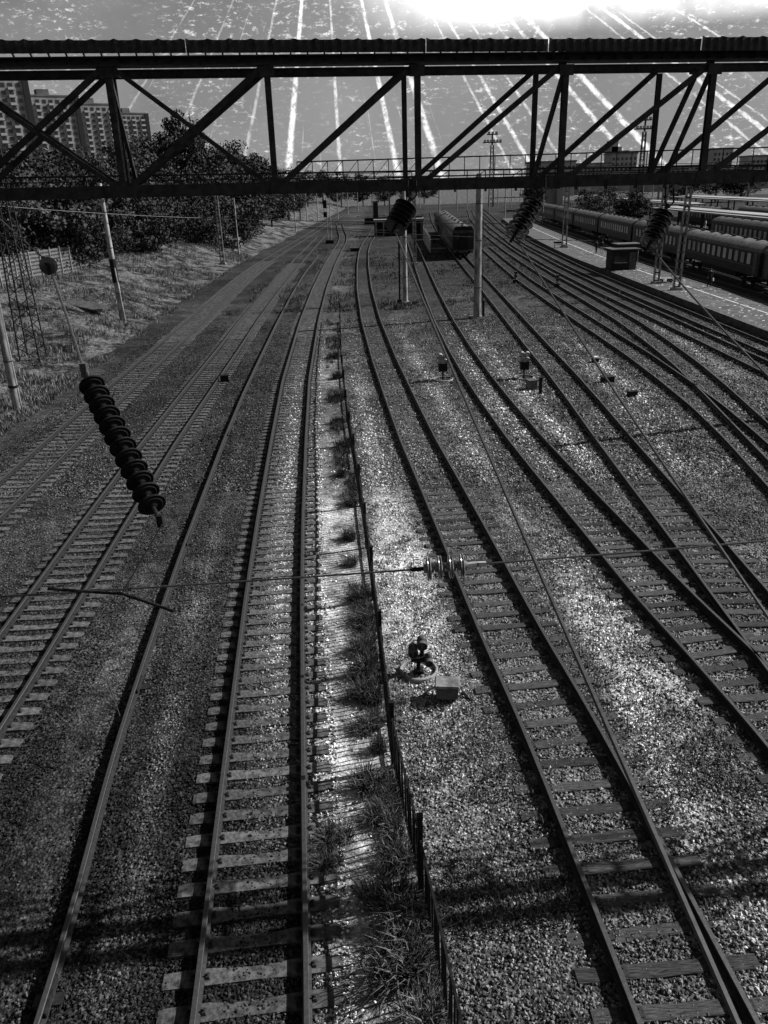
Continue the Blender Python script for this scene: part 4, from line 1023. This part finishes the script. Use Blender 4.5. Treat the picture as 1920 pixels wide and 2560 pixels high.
# ------------------------------------------------------------------ left wall, shed, slab
pts = [at_ground(-40, 735), at_ground(80, 695), at_ground(220, 655)]
cw = empty('corrugated_wall', pts[1], 0, 'corrugated metal wall behind the lattice mast', 'wall')
for a, b2 in zip(pts[:-1], pts[1:]):
    n = 6
    for i in range(n):
        A, B = a.lerp(b2, i / n), a.lerp(b2, (i + 1) / n); mb = MB(); rows = 16
        vs = []
        for j in range(rows + 1):
            o = Vector((.05 if j % 2 else -.05, 0, 0)); z = -.3 + 2.9 * j / rows
            vs += [A + o + Vector((0, 0, z)), B + o + Vector((0, 0, z))]
        k_ = len(vs); vs += [v + Vector((-.04, .02, 0)) for v in vs]
        mb.add(vs, [(j * 2, j * 2 + 1, j * 2 + 3, j * 2 + 2) for j in range(rows)] + [(k_ + j * 2 + 2, k_ + j * 2 + 3, k_ + j * 2 + 1, k_ + j * 2) for j in range(rows)])
        mb.build('wall_sheet', 'steel2', cw); MB().beam(A + Vector((.1, -.05, -.3)), A + Vector((.1, -.05, 2.8)), .1, .1).build('wall_post', 'cast', cw)
p = at_ground(95, 672); p += Vector((-4, 14, 0)); sh = empty('shed', p, 0, 'dark shed with a flat roof behind the corrugated wall', 'shed')
MB().box(p + Vector((0, 0, 2)), (9, 6, 4)).build('wall', 'steel', sh); MB().box(p + Vector((0, -.2, 4.1)), (10, 7, .25)).build('roof', 'steel2', sh)
MB().box(p + Vector((-2, -3.05, 2.1)), (4, .1, 2.6)).build('door', 'black', sh); MB().box(p + Vector((-1, 0, 4.8)), (3.5, 3, 1.2)).build('roof_cabin', 'steel', sh)
p = at_ground(215, 768); sl = tag(MB().box((0, 0, 0), (4.6, 1.5, .22), 0).build('concrete_slab', 'steel2'), 'grey slab lying on the weedy bank left of the tall pole', 'slab'); sl.location = p + Vector((0, 0, .25)); sl.rotation_euler = (.12, .1, -.55)

# ------------------------------------------------------------------ buildings
def block(px0, px1, ptop, D, label, side=True):
    A, B = at_y(px0, ptop, D), at_y(px1, ptop, D); top = A.z; w = (B.x - A.x) / .82; c0 = (A.x + B.x) / 2
    A = Vector((c0 - w / 2, D, top)); B = Vector((c0 + w / 2, D, top))
    e = empty('apartment_block', (c0, D, 0), .55, label, 'building', 'apartment blocks above the left trees')
    o = ROOTLOC[e.name]
    MB().box(((A.x + B.x) / 2, D + 8, top / 2), (w, 16, top)).build('wall', 'panel', e)
    MB().box((B.x - 1.2, D - .4, top / 2), (2.4, .8, top)).build('stair_shaft', 'steel', e)
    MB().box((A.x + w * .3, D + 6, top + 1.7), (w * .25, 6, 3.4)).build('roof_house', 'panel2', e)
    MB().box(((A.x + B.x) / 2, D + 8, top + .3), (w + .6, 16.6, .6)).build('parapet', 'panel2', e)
    nc = max(2, int((w - 3) / 3.1)); z = top - 2.4
    wm = MB().box((0, 0, 0), (1.7, .2, 1.5)).mesh('window', 'glass'); bm2 = MB().box((0, -.55, 0), (2.6, 1.1, 1.0)).mesh('balcony', 'far')
    fl = 0
    while z > 14:
        for c in range(nc):
            x = A.x + 1.6 + (w - 4.2) * (c + .5) / nc
            place('window', wm, e, Vector((x, D - .06, z)) - o)
            if c % 2 == 0: place('balcony', bm2, e, Vector((x, D - .05, z - 1.35)) - o)
        z -= 2.95; fl += 1
block(-60, 52, 197, 380, 'leftmost and tallest-looking apartment block')
block(88, 184, 242, 455, 'second apartment block from the left')
block(208, 284, 262, 505, 'third apartment block from the left')
block(304, 364, 285, 570, 'apartment block farthest right, just left of the tall dark tree')
def town(px0, px1, ptop, D, label, rows, cols, m='far', dep=20):
    A, B = at_y(px0, ptop, D), at_y(px1, ptop, D); w = B.x - A.x; top = A.z
    e = empty('town_building', ((A.x + B.x) / 2, D, 0), 0, label, 'building', 'town buildings on the right horizon'); o = ROOTLOC[e.name]
    MB().box(((A.x + B.x) / 2, D + dep / 2, top / 2), (w, dep, top)).build('wall', m, e)
    MB().box(((A.x + B.x) / 2, D + dep / 2, top + .5), (w + 1, dep + 1, 1)).build('roof', 'panel2', e)
    wm = MB().box((0, 0, 0), (w / cols * .5, .2, 1.8)).mesh('window', 'glass')
    for r_ in range(rows):
        for c in range(cols): place('window', wm, e, Vector((A.x + w * (c + .5) / cols, D - .06, top - 3 - r_ * 3.4)) - o)
    return e, A, B
town(1785, 1834, 374, 600, 'pale tower block right of the flood-light mast', 6, 5)
town(1882, 1960, 392, 560, 'pale wide block at the right edge of the horizon', 4, 8)
e, A, B = town(1530, 1594, 386, 600, 'stepped pale station hall on the horizon', 3, 6)
for i, (f0, f1, hh) in enumerate(((.0, .45, 5), (.05, .3, 9), (.5, .75, 2.5))): MB().box((A.x + (B.x - A.x) * (f0 + f1) / 2, 612, A.z + hh / 2), ((B.x - A.x) * (f1 - f0), 14, hh)).build('upper_storey', 'far', e)
town(1330, 1440, 408, 520, 'low long pale building left of the station hall', 2, 10)
town(1450, 1528, 412, 540, 'low grey building just left of the station hall', 2, 8, 'panel')
town(1600, 1780, 420, 560, 'low wide building behind the flood-light mast', 2, 14, 'panel')
town(1395, 1410, 440, 300, 'small house-like hut beyond the passenger train', 1, 2)
# flood-light masts
def flood(px, ptop, D, label):
    T = at_y(px, ptop, D); e = lattice_post('floodlight_mast', (T.x, D, 0), T.z - 4, 1.9, 1.1, label, 'flood-light masts on the right', 12, 'steel', .13)
    o = Vector((T.x, D, T.z))
    MB().box(o - Vector((0, 0, 3)), (7.5, 2.4, .35)).box(o - Vector((0, 0, 0)), (4.4, 1.8, .35)).build('lamp_platform', 'steel', e)
    MB().tube(o - Vector((0, 0, 4)), o, .35, n=6).build('head_post', 'steel', e)
    for i in range(6): MB().box(o + Vector((-3.2 + i * 1.28, -1.2, -2.4)), (.9, .5, .8)).build('lamp', 'boxpaint', e)
    for i in range(3): MB().box(o + Vector((-1.5 + i * 1.5, -.9, .6)), (1.0, .5, .8)).build('lamp', 'boxpaint', e)
flood(1614, 300, 330, 'tall flood-light mast with two lamp platforms, right of centre')
flood(1231, 336, 360, 'slimmer flood-light mast nearer the middle of the horizon')
# far footbridge on the horizon
fb = empty('far_footbridge', (60, 250, 0), 0, 'long lattice footbridge far behind, along the horizon', 'footbridge')
for z in (12.0, 17.0): MB().beam((-22, 250, z), (190, 250, z), .4, .35).build('chord', 'steel', fb)
MB().beam((-22, 250, 13.4), (190, 250, 13.4), .15, .15).build('handrail', 'steel', fb)
for i in range(48):
    x = -22 + i * 4.4; MB().beam((x, 250, 12), (x, 250, 17), .22, .22).build('post', 'steel', fb)
    if i % 6 == 0: MB().beam((x, 250, 0), (x, 250, 12), .5, .5).build('pier', 'cast', fb)
    if i < 8: MB().beam((x, 250, 12), (x + 4.4, 250, 17), .16, .16).build('diagonal_brace', 'steel', fb)

# ------------------------------------------------------------------ trees
def crown_mesh(seed, n_cl, per, leaf, mname, sx=1.0):
    r = np.random.default_rng(seed); C = []
    while len(C) < n_cl:
        p = r.normal(size=3); p /= np.linalg.norm(p); q = p * (.35 + .65 * r.random() ** .5) * np.array([.38 * sx, .38 * sx, .40]); 
        w = 1 - .35 * max(0, q[2] / .4); C.append(q * np.array([w, w, 1]) + np.array([0, 0, .58]))
    C = np.array(C); k = n_cl * per; c = np.repeat(C, per, 0)
    d = r.normal(size=(k, 3)); d /= np.linalg.norm(d, axis=1)[:, None]
    rad = (.06 + .07 * r.random(n_cl)).repeat(per) * (.45 + .6 * r.random(k))
    P = c + d * rad[:, None] * np.array([1.15, 1.15, .85])
    nrm = d + .8 * r.normal(size=(k, 3)); nrm /= np.linalg.norm(nrm, axis=1)[:, None]
    a = np.cross(nrm, r.normal(size=(k, 3))); a /= np.linalg.norm(a, axis=1)[:, None]; b2 = np.cross(nrm, a)
    s = leaf * (.6 + .8 * r.random(k))[:, None]
    Vv = np.stack([P + a * s, P + b2 * s * .55, P - a * s, P - b2 * s * .55], 1).reshape(-1, 3)
    return bigmesh('crown', Vv, np.arange(k * 4).reshape(-1, 4), mname)
def trunk_mesh(seed):
    r = random.Random(seed); mb = MB(); mb.tube((0, 0, -.03), (.01, 0, .55), .022, .012, 8)
    for i in range(8):
        z = .2 + .4 * r.random(); t = r.random() * 6.28; l = .15 + .16 * r.random(); mb.tube((0, 0, z), (l * math.cos(t), l * math.sin(t), z + l * .9), .008, .002, 5)
    return mb.mesh('trunk', 'bark', True)
CR = [crown_mesh(i, 60, 120, .0165, ('leaf', 'leaf', 'leaf2', 'leaf')[i], (1, 1.2, .8, 1.05)[i]) for i in range(4)]; TR = [trunk_mesh(i) for i in range(2)]
def tree(px, ptop, D, label, group, kind, wide=1.0, low=False):
    T = at_y(px, ptop, D); z0 = ground_z(T.x, D) if T.x < -20 else 0; h = (T.z - z0) / .98
    e = empty('tree', (T.x, D, z0), rnd.random() * 6, label, 'tree', group)
    place('trunk', TR[kind % 2], e, scale=(h, h, h)); place('crown', CR[kind % 4], e, (0, 0, -.28 * h if low else 0), scale=(h * wide, h * wide, h * (1.3 if low else 1)))
left = [(-30, 372, 100), (30, 378, 104), (92, 384, 108), (150, 372, 116), (212, 384, 112), (275, 368, 122), (338, 350, 134), (390, 338, 148), (492, 338, 156), (540, 372, 164), (588, 362, 174), (628, 388, 190),
        (60, 430, 94), (175, 440, 99), (305, 432, 116), (392, 440, 130), (470, 430, 138), (545, 435, 150), (600, 430, 170), (0, 440, 92), (120, 455, 97), (240, 450, 108), (350, 455, 120)]
left = sorted([q for q in left if q[1] < 400]) + sorted([q for q in left if q[1] >= 400])
nback = sum(1 for q in left if q[1] < 400)
for i, (x, y, D) in enumerate(left): tree(x, y, D, (ORD[i] + ' tree from the left in the back row of the wood behind the bank') if i < nback else (ORD[i - nback] + ' tree from the left in the front row of the wood behind the bank'), 'trees of the wood behind the weedy bank', (0, 1, 3, 2)[i % 4], 1.35 if y > 400 else 1.1, y > 400)
tree(436, 284, 150, 'tallest dark tree, standing out of the left wood', None, 2, .8)
for i, (x, y, D) in enumerate(sorted([(650, 412, 230), (690, 418, 262), (728, 424, 295), (765, 430, 335), (803, 428, 380), (850, 433, 400), (905, 437, 420), (670, 440, 205), (960, 442, 430), (1015, 442, 430), (715, 452, 240), (1060, 444, 440)])):
    tree(x, y, D, ORD[i] + ' small far tree from the left beyond the curving tracks', 'far trees beyond the curving tracks', i, 1.3)
for i, (x, y, D, lab) in enumerate([(1470, 476, 205, 'left one of the round trees behind the passenger train'), (1528, 470, 190, 'middle one of the round trees behind the passenger train'), (1588, 478, 182, 'right one of the round trees behind the passenger train'), (1800, 405, 330, 'large round tree below the pale tower block'), (1862, 414, 330, 'round tree right of the large one below the tower block'), (1700, 440, 330, 'low tree behind the flood-light mast'), (1340, 452, 300, 'far tree at the tail of the passenger train')]):
    tree(x, y, D, lab, None, i, 1.5)

# ------------------------------------------------------------------ grass and weeds
def blades(pos, hgt, nper, spread, wdt, lo, hi, seed, curve=.5):
    r = np.random.default_rng(seed); n = len(pos); k = n * nper
    base = np.repeat(pos, nper, 0); H = np.repeat(hgt, nper) * (.5 + .6 * r.random(k)); A = r.random(k) * 6.283; ln = (.15 + .85 * r.random(k)) * curve
    o = np.stack([np.cos(A), np.sin(A)], -1); start = base.copy(); start[:, :2] += o * (r.random(k) * spread)[:, None]
    side = np.stack([-o[:, 1], o[:, 0], np.zeros(k)], -1) * (wdt * (.6 + .8 * r.random(k)))[:, None]
    mid = start.copy(); mid[:, :2] += o * (H * ln * .35)[:, None]; mid[:, 2] += H * .6
    tip = start.copy(); tip[:, :2] += o * (H * ln)[:, None]; tip[:, 2] += H * (1 - .3 * ln)
    Vv = np.stack([start - side, start + side, mid + side * .8, mid - side * .8, tip], 1).reshape(-1, 3)
    i = np.arange(k)[:, None] * 5
    F = np.concatenate([i + np.array([[0, 1, 2]]), i + np.array([[0, 2, 3]]), i + np.array([[3, 2, 4]])], 0)
    return Vv, F, np.repeat(lo + (hi - lo) * r.random(k) ** 2, 5)
n = 26000; y = 12 + 130 * rng.random(n) ** 1.5; t = 1.0 + 34 * rng.random(n) ** 1.25; x = lx('T1', y) - 2.3 - t
keep = vnoise(x, y, 4, 31) * .7 + vnoise(x, y, 1.3, 32) * .5 > .52; x, y = x[keep], y[keep]
h = .12 + .95 * np.clip(vnoise(x, y, 2.5, 33) - .25, 0, 1) * (.5 + .5 * rng.random(len(x)))
Vv, F, tn = blades(np.stack([x, y, np.maximum(bank_h(x, y), -.05)], -1), h, 12, .26, .013, .012, .3, 1)
tag(place('bank_weeds', bigmesh('bank_weeds', Vv, F, 'grass', tn)), 'tangled dry grass and weeds covering the left bank', 'weeds', kind='stuff')
n = 30000; y = 9 + 100 * rng.random(n) ** 1.3; x = fx(y) + .3 + 22 * rng.random(n) * np.minimum(1, y / 38)
keep = vnoise(x, y, 2.2, 41) * .8 + vnoise(x, y, .7, 42) * .5 > .62
for k in ('T4', 'T5', 'T6', 'T7', 'T8'): keep &= np.abs(x - lx(k, y)) > .95 - .3 * (y > 30)
x, y = x[keep], y[keep]; h = .05 + .13 * rng.random(len(x)) ** 2 + .16 * sstep(30, 60, y) * rng.random(len(x)) ** 2
Vv, F, tn = blades(np.stack([x, y, np.zeros(len(x))], -1), h, 8, .2, .009, .02, .26, 2, .9)
tag(place('track_grass', bigmesh('track_grass', Vv, F, 'grass', tn)), 'thin dry grass growing between the right-hand tracks', 'grass', kind='stuff')
n = 9000; y = 75 + 230 * rng.random(n) ** 1.6; x = -14 + 40 * rng.random(n) + .06 * (y - 100) * rng.random(n)
keep = vnoise(x, y, 6, 71) * .7 + vnoise(x, y * .3, 2, 72) * .5 > .62
for k in ('T1', 'T2', 'T3', 'T4', 'T5', 'T6', 'T7', 'T8', 'T9', 'T10'): keep &= (np.abs(x - lx(k, y)) > 1.1) | (y > LINES[k][-1][1])
keep &= x < np.array([pl_edge(q) for q in y]) - .5
x, y = x[keep], y[keep]
Vv, F, tn = blades(np.stack([x, y, np.zeros(len(x))], -1), .15 + .45 * rng.random(len(x)) ** 2, 9, .5, .022, .01, .14, 5, .8)
tag(place('far_grass', bigmesh('far_grass', Vv, F, 'grass', tn)), 'patchy dark grass between the far tracks', 'grass', kind='stuff')
n = 5200; y = 8 + 62 * rng.random(n) ** 1.4; x = fx(y) - .08 - (.32 + .012 * y) * rng.random(n) ** 1.4
keep = vnoise(x * 1.5, y, 1.7, 61) + .35 * vnoise(x, y, .5, 62) >  .9 - .12 * sstep(14, 9, y); x, y = x[keep], y[keep]
Vv, F, tn = blades(np.stack([x, y, np.zeros(len(x))], -1), .12 + .32 * rng.random(len(x)) ** 1.5, 10, .1, .006, .01, .12, 3, 1.0)
tag(place('fence_grass', bigmesh('fence_grass', Vv, F, 'grass', tn)), 'ragged dry grass along the left foot of the bar fence', 'grass', kind='stuff')
# weeds along the left side of the fence, bush by bush
bush = []
for s in range(5):
    r = np.random.default_rng(90 + s); m_ = 34; a = r.random(m_) * 6.28; q = .30 * r.random(m_) ** .6
    Vv, F, tn = blades(np.stack([np.cos(a) * q, np.sin(a) * q, np.zeros(m_)], -1), .35 + .35 * r.random(m_), 16, .12, .007, .008, .16, 50 + s, 1.1)
    bush.append(bigmesh('stems', Vv, F, 'grass', tn))
WB = [(a + .5 * (rnd.random() - .5), b2 + .3 * (rnd.random() - .4), c) for a, b2, c in [(7.6, .35, 1.1), (8.3, .6, 1.2), (8.9, .3, 1.0), (9.5, .55, 1.15), (10.2, .35, .9), (10.9, .3, .85), (11.6, .32, .8), (12.4, .45, 1.0), (13.4, .3, .75), (14.3, .35, .9), (15.2, .3, .8), (16.4, .45, 1.05), (17.4, .3, .9), (18.8, .4, .95), (20.3, .35, .85), (22, .4, .8), (24, .35, .8), (27, .4, .9), (30.5, .35, .8), (34, .45, .9), (38, .4, 1), (43, .4, 1.1), (48, .45, 1.2), (54, .5, 1.3)]]
for i, (y, o, s) in enumerate(WB):
    e = empty('weed_bush', (float(fx(y)) - o, y, 0), rnd.random() * 6, ORD[i] + ' clump of wiry weeds from the camera along the bar fence', 'weed', 'weed clumps along the bar fence'); place('stems', bush[i % 5], e, scale=(s * (.6 + .45 * rnd.random()), s * (.7 + .8 * rnd.random()), s * (.7 + .4 * rnd.random())))
for (x, y, s, lab) in ((-1.05, 11.0, .85, 'lone weed clump close to the right rail of the concrete-sleeper track'), (-1.15, 10.45, .7, 'smaller lone weed clump close to the right rail of the concrete-sleeper track')):
    e = empty('weed_bush', (x, y, 0), 1.0, lab, 'weed', 'weed clumps along the bar fence'); place('stems', bush[1], e, scale=(s, s, s * .6))
